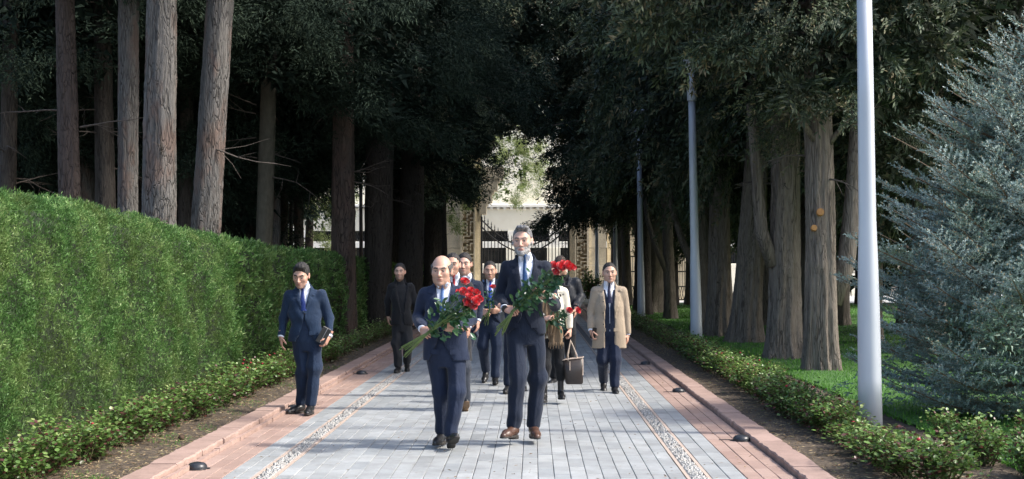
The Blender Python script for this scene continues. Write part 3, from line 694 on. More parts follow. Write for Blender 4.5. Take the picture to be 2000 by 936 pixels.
# fine crowns for near cypresses, coarser for the rest (mesh data shared between trees)
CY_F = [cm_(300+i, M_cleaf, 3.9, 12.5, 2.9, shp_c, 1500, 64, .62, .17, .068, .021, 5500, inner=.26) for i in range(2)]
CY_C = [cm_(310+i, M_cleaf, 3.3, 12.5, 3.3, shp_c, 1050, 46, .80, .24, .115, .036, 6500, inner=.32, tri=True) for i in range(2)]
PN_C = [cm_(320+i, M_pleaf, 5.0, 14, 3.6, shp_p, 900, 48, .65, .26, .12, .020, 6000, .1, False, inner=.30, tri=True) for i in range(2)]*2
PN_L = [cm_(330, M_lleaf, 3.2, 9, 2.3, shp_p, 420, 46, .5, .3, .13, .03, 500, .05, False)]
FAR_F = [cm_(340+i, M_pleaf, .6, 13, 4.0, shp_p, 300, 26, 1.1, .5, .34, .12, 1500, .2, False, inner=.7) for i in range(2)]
def twigs_mb(m, r, n, z0, z1, L, dia):
    for k in range(n):
        z = r.uniform(z0, z1); a = r.uniform(0, 6.28); l = r.uniform(.4, 1)*L; p = np.array([math.cos(a)*dia*.3, math.sin(a)*dia*.3, z]); d = np.array([math.cos(a), math.sin(a), r.uniform(-.15, .35)])
        pts = [p]
        for q in range(4): d = d+r.normal(0, .16, 3)+np.array([0, 0, -.05]); p = p+d/np.linalg.norm(d)*l/4; pts.append(p)
        m.tube(pts, [.018, .014, .010, .007, .003], 4, False)
        for q in range(4):
            b0 = pts[1+q % 3]; e = b0+(d+r.normal(0, .7, 3))*l*.22; m.tube([b0, (b0+e)/2+r.normal(0, .02, 3), e], [.007, .005, .002], 3, False)
def tree(name, x, y, dia, h, mt, crown, label, group, seed, lean=(0, 0), ridged=.5, flare=1.35, detail=1, twn=0, tz=(2, 6), tl=1.5, cz=0, cs=1, rz=None, top=.7, bend=0, limbs=(), cat_='tree', zs=1.0):
    t = empty(name, (x, y, 0), label=label, cat=cat_, group=group)
    V, F = trunk_mesh(dia, h, seed, lean, flare, *( (52, 130) if detail > 1 else (24, 40) if detail else (12, 14)), ridged, top, bend)
    link('trunk', mkmesh('trunk', V, F, mt, True), t)
    r = np.random.default_rng(seed+1000)
    for lb in limbs:
        m = MB(); m.tube(lb[0], lb[1], 12, True); m.build('limb', mt, t, True)
    if twn:
        m = MB(); twigs_mb(m, r, twn, tz[0], tz[1], tl, dia); m.build('dead_branches', M_dead, t, kind='stuff')
    if crown is not None:
        o = link('crown', crown, t, (lean[0]*.6, lean[1]*.6, cz)); o.rotation_euler.z = seed*1.7 if rz is None else rz; o.scale = (cs, cs, zs); o.location.z = cz-3.6*(zs-1)
    return t
def at(px, Y): return gx(px, Y)
def bough(x, y, z, dirv, L, nsp, label, crownmat, seed, parent):
    r = np.random.default_rng(seed); d = Vector(dirv).normalized(); m = MB(); p = Vector((x, y, z)); pts = [p.copy()]
    for k in range(6): p = p+(d+Vector((r.normal(0, .1), r.normal(0, .1), .05-.05*k)))*L/6; pts.append(p.copy())
    m.tube(pts, [.06, .05, .04, .03, .02, .012, .005], 6, False); C = []; A = []
    for k in range(nsp):
        t = r.random()**.7*5.99; i = int(t); q = pts[i].lerp(pts[i+1], t-i); C.append(q); A.append((d.x*.5+r.normal(0, .5), d.y+r.normal(0, .5), -.35+r.normal(0, .35)))
    V, F, T = sprays(np.array(C), np.array(A), 34, .55, .22, .12, .035, r, .45, True)
    m.build('limb', M_dead, parent); link('spray', mkmesh('spray', V, F, crownmat, attrs={'tint': T}), parent)
# --- right row of thick cypresses
RR = [  # px base, Y, diameter, top lean, detail
 (1605, 21.1, .52, -.12, 2, 'nearest thick trunk of the right row with two orange saw cuts'), (1530, 23.9, .66, .10, 2, 'broad fluted trunk, second of the right row, sunlit right edge'),
 (1455, 29.2, .66, .55, 2, 'trunk leaning right, third of the right row'), (1404, 31.8, .58, .05, 2, 'straight fluted trunk, fourth of the right row'),
 (1368, 35.0, .46, .1, 1, 'trunk half hidden behind the forked lamp post'), (1310, 43.0, .42, -.3, 1, 'slim dark trunk between second and third lamp post'),
 (1279, 49.5, .80, .1, 1, 'hollowed split trunk with bright ridges just right of the third lamp post'), (1262, 56.0, .5, 0, 1, 'dark trunk right behind the third lamp post'), (1226, 59.0, .5, -.3, 1, 'dark curved trunk behind the shoulder of the trench coat man'), (1213, 62.5, .45, -.2, 1, 'far dark trunk at the end of the right row')]
for i, (px, Y, dia, ln, det, lab) in enumerate(RR):
    limbs = []
    if i == 0:
        limbs = [([(.18, .12, 1.1), (.42, .14, 1.75), (.50, .16, 2.4), (.56, .18, 3.2), (.62, .2, 4.6)], [.17, .15, .14, .12, .09])]
        limbs.append(([(-.1, -.1, 3.6), (-.35, -.2, 3.95), (-.62, -.3, 4.35)], [.06, .045, .03])); limbs.append(([(.1, -.1, 3.6), (.3, -.2, 3.9), (.5, -.3, 4.1)], [.045, .035, .02]))
    if i == 1: limbs = [([(-.2, -.1, 1.7), (-.42, -.15, 2.3), (-.50, -.2, 3.2), (-.62, -.2, 4.6)], [.13, .12, .10, .08])]
    if i in (4, 5, 6): limbs = [([(-.1, -.05, 1.5), (-.5, -.1, 2.4), (-.75, -.1, 3.2), (-.9, 0, 4.4)], [.11, .09, .075, .06])]
    t = tree('cypress_tree', at(px, Y), Y, dia*.92, 9, M_cyp, (CY_F if i < 2 else CY_C)[i % 2], lab, 'thick cypress trunks of the right row', 400+i, (ln, 0), 1.1, 1.38, det, 10 if i < 6 else 5, (3, 5.5), 1.3, 0 if i == 0 else 1.1 if i == 1 else .6, 1 if i < 8 else .6, None, .62, 0, limbs, zs=1 if i == 0 else 1.35)
    if i == 0:
        for k, (z, dx, dy, L, dn) in enumerate(((4.5, -.5, -1, 1.3, 60), (4.9, .5, -1, 1.5, 60), (5.3, -1, -.5, 2.2, 80), (5.8, -1, -.1, 3.0, 100), (6.3, -1, -.4, 3.4, 110), (5.6, .1, -1, 1.8, 70), (6.6, -.6, -1, 2.4, 80), (5.2, 1, -.6, 1.8, 70), (6.2, 1, -.8, 2.2, 80), (6.9, -1, .1, 3.8, 110))): bough(0, 0, z, (dx, dy, -.02), L, dn, '', M_cleaf, 800+k, t)
    if i == 1:
        for k, (z, dx, dy, L, dn) in enumerate(((4.9, -.4, -1, 1.5, 60), (5.7, -1, -.6, 2.6, 90), (6.4, -1, -.2, 3.4, 100), (7.0, -1, -.6, 3.6, 110), (5.2, .3, -1, 1.4, 60), (6.1, 0, -1, 2.0, 80))): bough(0, 0, z, (dx, dy, -.02), L, dn, '', M_cleaf, 830+k, t)
    if i < 4: [c for c in t.children if c.name.startswith('crown')][0].location.x += (.8, .6, .5, .4)[i]
    if i == 0:
        for (qx, qz, rr_) in ((-.07, 2.52, .055), (-.17, 2.27, .045)):
            m = MB(); m.tube([(qx, -.20, qz), (qx-.01, -.285, qz+.01)], [rr_*1.15, rr_], 12); m.build('cut_stub', M_cut, t)
# --- second rank of cypresses behind, right side
r2 = [(2010, 23, 7), (1890, 27, 8), (1780, 33, 8), (1700, 29, 0), (1640, 38, 8), (1580, 34, 0), (1540, 44, 9), (1470, 50, 10), (1500, 38, 8), (1420, 56, 9), (1350, 60, 8), (1990, 36, 0), (1820, 44, 0), (2120, 28, 0), (1700, 55, 0), (2250, 33, 0), (1900, 58, 0), (1812, 25.2, 7), (1552, 38.5, 0)]  # last two trees added to throw shade on the lamp posts
for i, (px, Y, _) in enumerate(r2):
    near = i in (0, 1, 3)
    tree('cypress_tree', at(px, Y), Y, .45+.1*(i % 3), 9, M_cyp, (CY_F if near else CY_C)[i % 2], 'dark cypress of the second rank, ' + ['rightmost near the frame edge over the spruce', 'right of the near lamp post', 'behind the near lamp post', 'just left of the near lamp post', 'between the near lamp post and the saw cut trunk', 'behind the saw cut trunk', 'behind the second trunk', 'behind the leaning trunk', 'between the leaning trunk and the broad one', 'behind the fourth trunk', 'far back by the forked lamp post', 'far back at the right frame edge', 'far back over the spruce', 'outside the frame on the right', 'deep behind the near lamp post', 'well outside the frame on the right', 'farthest back over the spruce', 'nearest right of the near lamp post, added for shade', 'between the second and the leaning trunk, added for shade'][i],
         'cypresses of the rank behind the right row', 440+i, (R.uniform(-.3, .3), 0), .9, 1.3, 0 if Y > 40 else 1, 6 if Y < 40 else 0, (2.2, 5), 1.6, R.uniform(-.9, -.2), R.uniform(.95, 1.15), zs=1.4 if Y > 24 else 1.1)
# leafy boughs hanging in front of the two nearest trunks
# crowns reaching over the far path from the right row are those of the far trees; extra drooping boughs
# --- left pines
LP = [ # px at hedge line, Y, dia, px at top, material, detail, label
 (15, 27, .34, 22, 'd', 1, 'dark thin pine trunk at the left frame edge'), (137, 22, .345, 126, 'r', 2, 'reddish flaking pine trunk, second from the left frame edge'), (206, 28, .44, 200, 'd', 1, 'dark pine trunk left of the grey pair'),
 (249, 22.3, .37, 252, 'p', 2, 'grey brown pine trunk touching the brightest trunk on its left'), (311, 20.2, .50, 316, 'p', 2, 'brightest thick pine trunk above the hedge with plated grey bark'), (362, 31, .34, 366, 'd', 1, 'dark pine trunk between the two bright trunks'),
 (401, 20.9, .49, 430, 'p', 2, 'thick grey pine trunk leaning right above the hedge'), (486, 34, .46, 488, 'd', 1, 'dark pine trunk right of the leaning trunk'), (517, 30, .37, 530, 's', 1, 'smooth olive brown trunk leaning right in the shade'),
 (553, 42, .36, 556, 'p', 1, 'dim pine trunk behind the thin sunlit trunk'), (568.5, 46, .15, 571, 'p', 1, 'very thin sunlit trunk left of the first bright gap'), (583, 41, .3, 580, 'p', 1, 'dark trunk at the left edge of the first bright gap'),
 (671, 31, .56, 670, 'q', 2, 'large brown pine trunk with a burl near the hedge top'), (705, 50, .15, 703, 'p', 1, 'very thin sunlit trunk right of the burled trunk'), (740, 35, .78, 744, 'd', 1, 'broad blackish trunk above the far end of the hedge'),
 (768, 44, .5, 770, 'd', 1, 'blackish trunk between the two broadest dark trunks'), (803, 38, .70, 808, 'd', 1, 'broad blackish trunk nearest the path behind the man in black')]
M_olive = mat('smooth_olive_bark', (.075, .068, .05), (.11, .098, .072), 14, .9, .3, .01, vec=(1, 1, .4)); M_brown = bark('brown_bark', (.025, .019, .016), (.12, .09, .075), (.085, .066, .056), .16, 20, red=(.12, .08, .065))
M_shadeb = bark('shaded_bark', (.02, .017, .015), (.09, .078, .068), (.065, .055, .048), .14, 20)  # darker pine bark copy; shade of the wood put into the colour
bm = {'p': M_pine, 'r': M_pinered, 's': M_olive, 'q': M_brown, 'd': M_shadeb}
for i, (px, Y, dia, pt, k, det, lab) in enumerate(LP):
    H = 13; lx = (pt-px)/(430)*H*Y/FPX*H/6.0*.45
    x = at(px, Y); zr = gz(430, Y); ztop_ = gz(0, Y); ln = (gx(pt, Y)-gx(px, Y))/(ztop_-zr)*H
    thin = dia < .2
    tree('pine_tree', x-ln*zr/H, Y, dia, H, bm[k], None if thin else PN_C[i % 3], lab, 'pine trunks behind the hedge', 500+i, (ln, 0), .55, 1.12, det, 0 if thin else (2 if Y < 24 else 10), (3.2, 8), 1.8,
         (1.5 if Y < 24 else .3 if Y < 36 else -.9) if px < 640 else (-.3 if Y < 36 else -1.1), .8 if Y < 24 else 1.0, None, .75)
fill = []
rf = random.Random(11)
for k in range(46):
    Y = rf.uniform(30, 60); px = rf.uniform(-150, 545); fill.append((px, Y))
fill.sort()
for i, (px, Y) in enumerate(fill):
    if abs(px-458) < 10: px += 25
    tree('pine_tree', at(px, Y), Y, rf.uniform(.28, .5), 13, M_shadeb if i % 2 else M_pine, PN_C[i % 3], 'dim pine deep in the wood behind the hedge, %s from the left' % ordinal(i+1), 'dim pines deep in the left wood', 540+i, (rf.uniform(-.5, .5), 0), .5, 1.1, 0, 7 if i < 26 else 0, (2.4, 7), 2.0, rf.uniform(-2.6, -.6), rf.uniform(.85, 1.1))
# far dense wood masses closing the view left and right
n = 0; FT = [-60, 40, 130, 215, 300, 385, 440, 500, -200, -350, 1600, 1680, 1780, 1900, 2030, 2180]
for px, Y in ((-60, 66), (40, 64), (130, 66), (215, 65), (300, 66), (385, 65), (440, 67), (500, 74), (-200, 60), (-350, 58), (1600, 62), (1680, 62), (1780, 64), (1900, 64), (2030, 62), (2180, 60)):
    t = empty('far_tree', (at(px, Y), Y, 0), label='dense far dark tree behind the %s wood, %s from the left' % (('left', ordinal(sorted(q for q in FT if q < 800).index(px)+1)) if px < 800 else ('right', ordinal(sorted(q for q in FT if q > 800).index(px)+1))), cat='tree', group='dense far trees behind the %s wood' % ('left' if px < 800 else 'right'))
    o = link('crown', FAR_F[n % 2], t); o.rotation_euler.z = n*1.3; n += 1
    V, F = trunk_mesh(.5, 10, 900+n, nseg=10, nring=10); link('trunk', mkmesh('trunk', V, F, M_shadeb, True), t)
# pale sunlit pines near the gate and building
for px, Y, dia, s, cz, lab in ((855, 64, .55, .8, .2, 'reddish trunked pine with light green needles left of the gate pier'), (1122, 80, .3, 1.0, 2.4, 'sunlit pale green pine behind the iron gate'),
                          (600, 74, .5, 1.0, -.4, 'sunlit light green pine in the gap left of the burled trunk'), (1300, 76, .4, 1.0, -.4, 'light pine beyond the iron railing on the right'), (1128, 81, .3, 1.1, 5.5, 'tall pale pine high above the gate')):
    tree('pine_tree', at(px, Y), Y, dia, 9, M_pinered, PN_L[0], lab, None, int(px), (.3, 0), .5, 1.1, 1, 8, (2.5, 6), 1.6, cz, s, cat_='pine tree')
    if px in (1122, 1128):
        for o in bpy.data.objects:
            if o.name.startswith('crown') and o.parent and o.parent.get('label') == lab: o.location.x = -3.7 if px == 1122 else -3.1
for px, dx, lab in ((838, 3.6, 'very tall dark tree left of the gate whose crown closes the top of the view'), (1204, -3.4, 'very tall dark tree right of the gate whose crown closes the top of the view')):
    t = empty('tall_tree', (at(px, 66), 66, 0), label=lab, cat='tree'); V, F = trunk_mesh(.6, 15, px); link('trunk', mkmesh('trunk', V, F, M_shadeb, True), t)
    o = link('crown', FAR_F[px % 2], t, (dx, 0, 7.6)); o.scale = (1.0, 1.0, .8); o.rotation_euler.z = px
# dark drooping boughs that frame the gate
bt = empty('cypress_tree', (-3.3, 44, 0), label='dark tree left of the path whose drooping boughs frame the gate', cat='tree')
V, F = trunk_mesh(.6, 12, 77); link('trunk', mkmesh('trunk', V, F, M_shadeb, True), bt)
o = link('crown', CY_C[0], bt, (-.6, 0, .6)); o.scale = (.9, .9, 1)
o = link('crown', CY_C[1], bt, (1.9, 7, 4.0)); o.rotation_euler.z = 2; o.scale = (1.15, 1.1, 1)
for k, (z, dx, dy, L) in enumerate(((4.6, 1.0, -.2, 1.5), (5.2, 1, .1, 1.4), (5.9, 1, -.3, 1.5), (6.6, 1, .2, 1.7), (7.6, 1, 0, 3.0), (5.0, .7, -.8, 2.2), (8.0, 1, .3, 3.4), (8.6, 1, -.2, 3.6))):
    bough(0, 0, z, (dx, dy, -.14), L, 60, '', M_pleaf, 700+k, bt)
bt2 = empty('cypress_tree', (3.9, 47, 0), label='dark tree right of the path whose low boughs hang over the gate', cat='tree')
V, F = trunk_mesh(.6, 12, 78); link('trunk', mkmesh('trunk', V, F, M_shadeb, True), bt2)
o = link('crown', CY_C[1], bt2, (.3, 0, .4)); o = link('crown', CY_C[0], bt2, (-2.2, 5, 4.2)); o.scale = (1.1, 1.1, 1)
for k, (z, dx, dy, L) in enumerate(((3.7, -1.0, -.2, 4.2), (4.0, -1, .1, 3.6), (4.5, -1, -.3, 3.3), (4.9, -1, .2, 3.2), (5.5, -1, 0, 3.1), (4.2, -.8, -.6, 3.2), (6.2, -1, .3, 3.3), (7.0, -1, -.2, 4.2), (7.8, -1, .1, 4.4), (4.1, -1, .5, 3.4))):
    bough(0, 0, z, (dx, dy, -.06), L, 90, '', M_pleaf, 720+k, bt2)
for k, (x, y, s) in enumerate(((-3.7, 54, 1.45), (4.6, 54, 1.45), (-4.6, 59, .8), (6.2, 59, .8))):
    tree('cypress_tree', x, y, .5, 11, M_shadeb, CY_C[k % 2], ['dark tree left of the far path', 'dark tree right of the far path', 'last dark tree left of the path before the gate', 'last dark tree right of the path before the gate'][k], None, 600+k, (0, 0), .8, 1.2, 0, 0, cz=(3.0 if k < 2 else 3.6), cs=s)
# foreground cypress bough tips hanging into the top of the frame
# low shrub by the gate
bv, bf = bushes[0], bushes[1]
t = empty('shrub', (gx(1152, 60), 60, .3), label='yellow green shrub by the right gate pier', cat='shrub'); t.scale = (2.6, 2.6, 2.6); link('foliage', bushes[0][0], t); link('stems', bushes[0][1], t)
t = empty('shrub', (gx(842, 56), 56, 0), label='dark shrub beyond the end of the hedge', cat='shrub'); t.scale = (4, 3, 4.2); link('foliage', bushes[1][0], t); link('stems', bushes[1][1], t)

# ------------------------------------------------------------------ blue spruce
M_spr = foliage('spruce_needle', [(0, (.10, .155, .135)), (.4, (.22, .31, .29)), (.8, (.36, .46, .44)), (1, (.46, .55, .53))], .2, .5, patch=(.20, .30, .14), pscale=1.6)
M_sprbr = mat('spruce_twig', (.22, .15, .09), (.14, .10, .065), 30, .9); M_sbud = mat('spruce_bud', (.52, .40, .24), (.42, .3, .17), 30, .8)
SX, SY, SH, SR = 5.5, 14.6, 4.35, 2.55
spr = empty('blue_spruce', (SX, SY, 0), label='large blue spruce with silvery blue green needles at the right edge', cat='spruce tree')
m = MB(); m.tube([(0, 0, 0), (0, 0, 2), (0, 0, SH)], [.11, .07, .015], 10); m.build('trunk', M_sprbr, spr, True)
r = np.random.default_rng(5); tw = MB(); SP, SA, SL = [], [], []
nl = 25
for lv in range(nl):
    z = .18+(SH-.3)*(lv/(nl-1))**.95; Lb = SR*(1-(z/SH)**1.25)**.9*float(np.interp(z, [0, .4, 1.3], [.62, .75, 1.0]))+.08; nb_ = 10 if Lb > 1 else 7
    for b_ in range(nb_):
        a = b_*2*math.pi/nb_+lv*.73+r.normal(0, .12); L = Lb*r.uniform(.82, 1.12); droop = -.26+.55*(z/SH)
        pts = []; nseg = 8
        for k in range(nseg+1):
            t = k/nseg; rad_ = L*t; zz = z+L*(droop*t+.30*t*t*(1.2-.4*z/SH)); pts.append(np.array([rad_*math.cos(a+.05*math.sin(t*3)), rad_*math.sin(a+.05*math.sin(t*3)), zz]))
        tw.tube(pts, [.022*(1-.8*k/nseg)*min(1, L) for k in range(nseg+1)], 4, False)
        vis = math.sin(a) < .45 or lv > 24
        def shoot(p, d, l): SP.append(p); SA.append(d); SL.append(l)
        ax = pts[-1]-pts[-2]; shoot(pts[-1]-ax*.3, ax, .16)
        ns = int(L/.085)
        for k in range(ns):
            t = .22+.76*(k+.5)/ns; i = min(nseg-1, int(t*nseg)); p = pts[i]+(pts[i+1]-pts[i])*(t*nseg-i); ax = pts[i+1]-pts[i]; ax /= np.linalg.norm(ax); sd_ = np.cross(ax, [0, 0, 1])
            for s in (-1, 1):
                d = ax*.75+sd_*s*r.uniform(.6, .95)+np.array([0, 0, r.uniform(-.12, .45)]); d /= np.linalg.norm(d); l2 = min(.62, (1.02-t)*L*.42+.15)
                q = p.copy(); nn = max(1, int(l2/.11))
                if not vis and r.random() < .96: continue
                for j in range(nn):
                    shoot(q, d+r.normal(0, .09, 3), .14); q = q+d*.105
                    if nn > 2 and j < nn-1 and r.random() < .55: shoot(q, d+np.cross(d, [0, 0, 1])*r.choice([-1, 1])*.9+r.normal(0, .1, 3), .12)
tw.build('branches', M_sprbr, spr, kind='stuff')
SP, SA, SL = np.array(SP), np.array(SA), np.array(SL); SA /= np.linalg.norm(SA, axis=1, keepdims=True)
d_ = np.linalg.norm(SP[:, :2], axis=1)
K = 17; m_ = len(SP); u = np.cross(SA, r.normal(size=(m_, 3))); u /= np.linalg.norm(u, axis=1, keepdims=True); v_ = np.cross(SA, u)
t = np.tile(np.linspace(0, 1, K), (m_, 1)); ph = r.uniform(0, 6.28, (m_, K))
P = SP[:, None]+SA[:, None]*(t*SL[:, None])[..., None]; rd = u[:, None]*np.cos(ph)[..., None]+v_[:, None]*np.sin(ph)[..., None]
rd[..., 2] += .2
D = rd+SA[:, None]*(.25+.7*t**4)[..., None]
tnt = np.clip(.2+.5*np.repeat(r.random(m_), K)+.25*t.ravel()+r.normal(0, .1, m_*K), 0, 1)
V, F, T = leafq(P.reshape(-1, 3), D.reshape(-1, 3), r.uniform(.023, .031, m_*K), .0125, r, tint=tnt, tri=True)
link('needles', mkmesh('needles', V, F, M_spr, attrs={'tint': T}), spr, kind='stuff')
V, F, T = leafq(SP, SA, SL, .009, r, tri=True); link('twigs', mkmesh('twigs', V, F, M_sprbr), spr, kind='stuff')
sel = r.random(m_) < .4; E = SP[sel]+SA[sel]*SL[sel][:, None]*.93; n = len(E); k3 = .0075
V = (E[:, None]+np.stack([np.tile(np.array(q)*k3, (n, 1)) for q in ((1, 0, 0), (0, 1, 0), (-1, 0, 0), (0, -1, 0), (0, 0, 1.6), (0, 0, -1.2))], 1)).reshape(-1, 3)
F = (np.array([[0, 1, 4], [1, 2, 4], [2, 3, 4], [3, 0, 4], [1, 0, 5], [2, 1, 5], [3, 2, 5], [0, 3, 5]])[None]+(np.arange(n)*6)[:, None, None]).reshape(-1, 3)
link('buds', mkmesh('buds', V, F, M_sbud), spr, kind='stuff')
# inner needles near the trunk, tinted darker for the shade between boughs
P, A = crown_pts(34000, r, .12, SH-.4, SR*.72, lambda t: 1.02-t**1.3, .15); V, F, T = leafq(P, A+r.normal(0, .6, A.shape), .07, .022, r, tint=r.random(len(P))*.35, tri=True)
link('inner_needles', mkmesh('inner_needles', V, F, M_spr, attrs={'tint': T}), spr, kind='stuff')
# ------------------------------------------------------------------ people: implicit surfaces meshed into continuous figures
def surfnet(f, lo, hi, h):
    lo = np.array(lo, float); hi = np.array(hi, float)
    ax = [np.arange(lo[i], hi[i]+h, h, dtype=np.float32) for i in range(3)]
    X, Y, Z = np.meshgrid(*ax, indexing='ij'); D = f(X, Y, Z).astype(np.float32); S = D < 0
    nx, ny, nz = D.shape
    c = [S[i:nx-1+i, j:ny-1+j, k:nz-1+k] for i in (0, 1) for j in (0, 1) for k in (0, 1)]
    s = sum(a.astype(np.int8) for a in c); I = np.argwhere((s > 0) & (s < 8)); n = len(I)
    offs = [(i, j, k) for i in (0, 1) for j in (0, 1) for k in (0, 1)]
    V = [D[I[:, 0]+o[0], I[:, 1]+o[1], I[:, 2]+o[2]] for o in offs]
    acc = np.zeros((n, 3)); cnt = np.zeros(n)
    for a in range(8):
        for b in range(a+1, 8):
            oa, ob = np.array(offs[a]), np.array(offs[b])
            if np.abs(oa-ob).sum() != 1: continue
            va, vb = V[a], V[b]; m = (va < 0) != (vb < 0); t = np.where(m, va/np.where(m, va-vb, 1), 0)
            acc += m[:, None]*(oa+t[:, None]*(ob-oa)); cnt += m
    P = lo+(I+acc/cnt[:, None])*h
    vid = -np.ones((nx-1, ny-1, nz-1), np.int64); vid[I[:, 0], I[:, 1], I[:, 2]] = np.arange(n)
    F = []
    for a in range(3):
        b, c_ = (a+1) % 3, (a+2) % 3
        sl0 = [slice(None)]*3; sl1 = [slice(None)]*3; sl0[a] = slice(0, -1); sl1[a] = slice(1, None)
        A = S[tuple(sl0)]; B = S[tuple(sl1)]; E = np.argwhere(A != B)
        E = E[(E[:, b] > 0) & (E[:, c_] > 0) & (E[:, b] < D.shape[b]-1) & (E[:, c_] < D.shape[c_]-1)]
        if not len(E): continue
        ins = A[E[:, 0], E[:, 1], E[:, 2]]
        def g(db, dc): Q = E.copy(); Q[:, b] += db; Q[:, c_] += dc; return vid[Q[:, 0], Q[:, 1], Q[:, 2]]
        q = np.stack([g(-1, -1), g(0, -1), g(0, 0), g(-1, 0)], 1); q[~ins] = q[~ins][:, ::-1]; F.append(q)
    return P, np.concatenate(F)
def smin(a, b, k):
    h = np.clip(.5+.5*(b-a)/k, 0, 1); return b+(a-b)*h-k*h*(1-h)
def cap(X, Y, Z, a, b, ra, rb):
    bx, by, bz = b[0]-a[0], b[1]-a[1], b[2]-a[2]; L = bx*bx+by*by+bz*bz+1e-9
    t = np.clip(((X-a[0])*bx+(Y-a[1])*by+(Z-a[2])*bz)/L, 0, 1)
    return np.sqrt((X-a[0]-t*bx)**2+(Y-a[1]-t*by)**2+(Z-a[2]-t*bz)**2)-(ra+(rb-ra)*t)
def ell(X, Y, Z, c, r):
    k0 = np.sqrt(((X-c[0])/r[0])**2+((Y-c[1])/r[1])**2+((Z-c[2])/r[2])**2); return (k0-1)*min(r)
def loft(X, Y, Z, prof, p=2.3):
    z, cx, cy, a, b = [np.array(q) for q in zip(*sorted(prof))]
    CX, CY, A, B = (np.interp(Z, z, q) for q in (cx, cy, a, b))
    d = ((np.abs((X-CX)/A)**p+np.abs((Y-CY)/B)**p)**(1/p)-1)*np.minimum(A, B)
    return np.maximum(d, np.maximum(Z-z[-1], z[0]-Z))
def wr(X, Y, Z, s=0.0, fx=1.0):
    w = np.sin(9*X+s)+np.sin(7*Y-s*2)
    m1 = np.clip(np.sin(7*X+4.3*Z+s*2)+.35, 0, 1); m2 = np.clip(np.sin(-6*X+5.1*Z+s*5+1)+.2, 0, 1)
    return (np.sin(24*fx*Z+16*X+2*w+s)*m1+np.sin(27*fx*Z-21*X+2.4*w+8*Y+s*3)*m2)*.62
M_skin = vcol('skin', .5, .12, .06); M_eye = vcol('eye', .12, 0)
def eye_mesh():
    m = MB(); prof = [(.0118*math.sin(math.pi*k/9+.0001), -.0118*math.cos(math.pi*k/9)) for k in range(10)]; m.lathe(prof, 14)
    V = np.array(m.v); V = np.stack([V[:, 0], V[:, 2], V[:, 1]], 1)     # axis along -y
    a = np.degrees(np.arccos(np.clip(-V[:, 1]/.0118, -1, 1))); C = np.where(a[:, None] < 13, [[.005, .005, .005]], np.where(a[:, None] < 36, [[.05, .028, .015]], [[.34, .31, .29]]))
    return mkmesh('eye', V, [f[::-1] for f in m.f], M_eye, True, {'Col': C})
EYE = eye_mesh()
def head_sdf(X, Y, Z, o):
    d = smin(ell(X, Y, Z, (0, .018, .032), (.077, .097, .090)), ell(X, Y, Z, (0, -.024, -.028), (o.get('fw', .064), .070, .092)), .035)
    d = smin(d, ell(X, Y, Z, (0, -.026, -.080), (.050+o.get('jaw', 0), .056, .040)), .03)
    AX = np.abs(X)
    d = smin(d, cap(AX, Y, Z, (.008, -.090, .021), (.044, -.078, .022), .010, .009), .016)
    d = smin(d, ell(AX, Y, Z, (.041, -.062, -.022), (.021, .020, .019)), .028)
    d = -smin(-d, ell(AX, Y, Z, (.031, -.104, .001), (.018, .0155, .009)), .010)
    d = smin(d, cap(X, Y, Z, (0, -.092, .006), (0, -.118, -.034), .0075, .0115), .010)
    d = smin(d, ell(AX, Y, Z, (.013, -.104, -.038), (.009, .011, .008)), .006)
    d = smin(d, cap(AX, Y, Z, (.018, -.088, .0075), (.043, -.083, .006), .0052, .0045), .004)
    d = smin(d, ell(X, Y, Z, (0, -.094, -.0625), (.021, .010, .0050)), .007)
    d = smin(d, ell(X, Y, Z, (0, -.092, -.0745), (.019, .010, .0060)), .007)
    d = np.maximum(d, -ell(X, Y, Z, (0, -.108, -.0685), (.019, .012, .0014+o.get('mouth', 0))))
    d = smin(d, ell(X, Y, Z, (0, -.078, -.103), (.022, .020, .016)), .02)
    e = ell(AX, Y-.25*(Z), Z, (.080, .012, -.006), (.010, .019, .031)); e = np.maximum(e, -ell(AX, Y-.25*Z, Z, (.090, .006, -.004), (.008, .011, .019)))
    d = smin(d, e, .008)
    return d
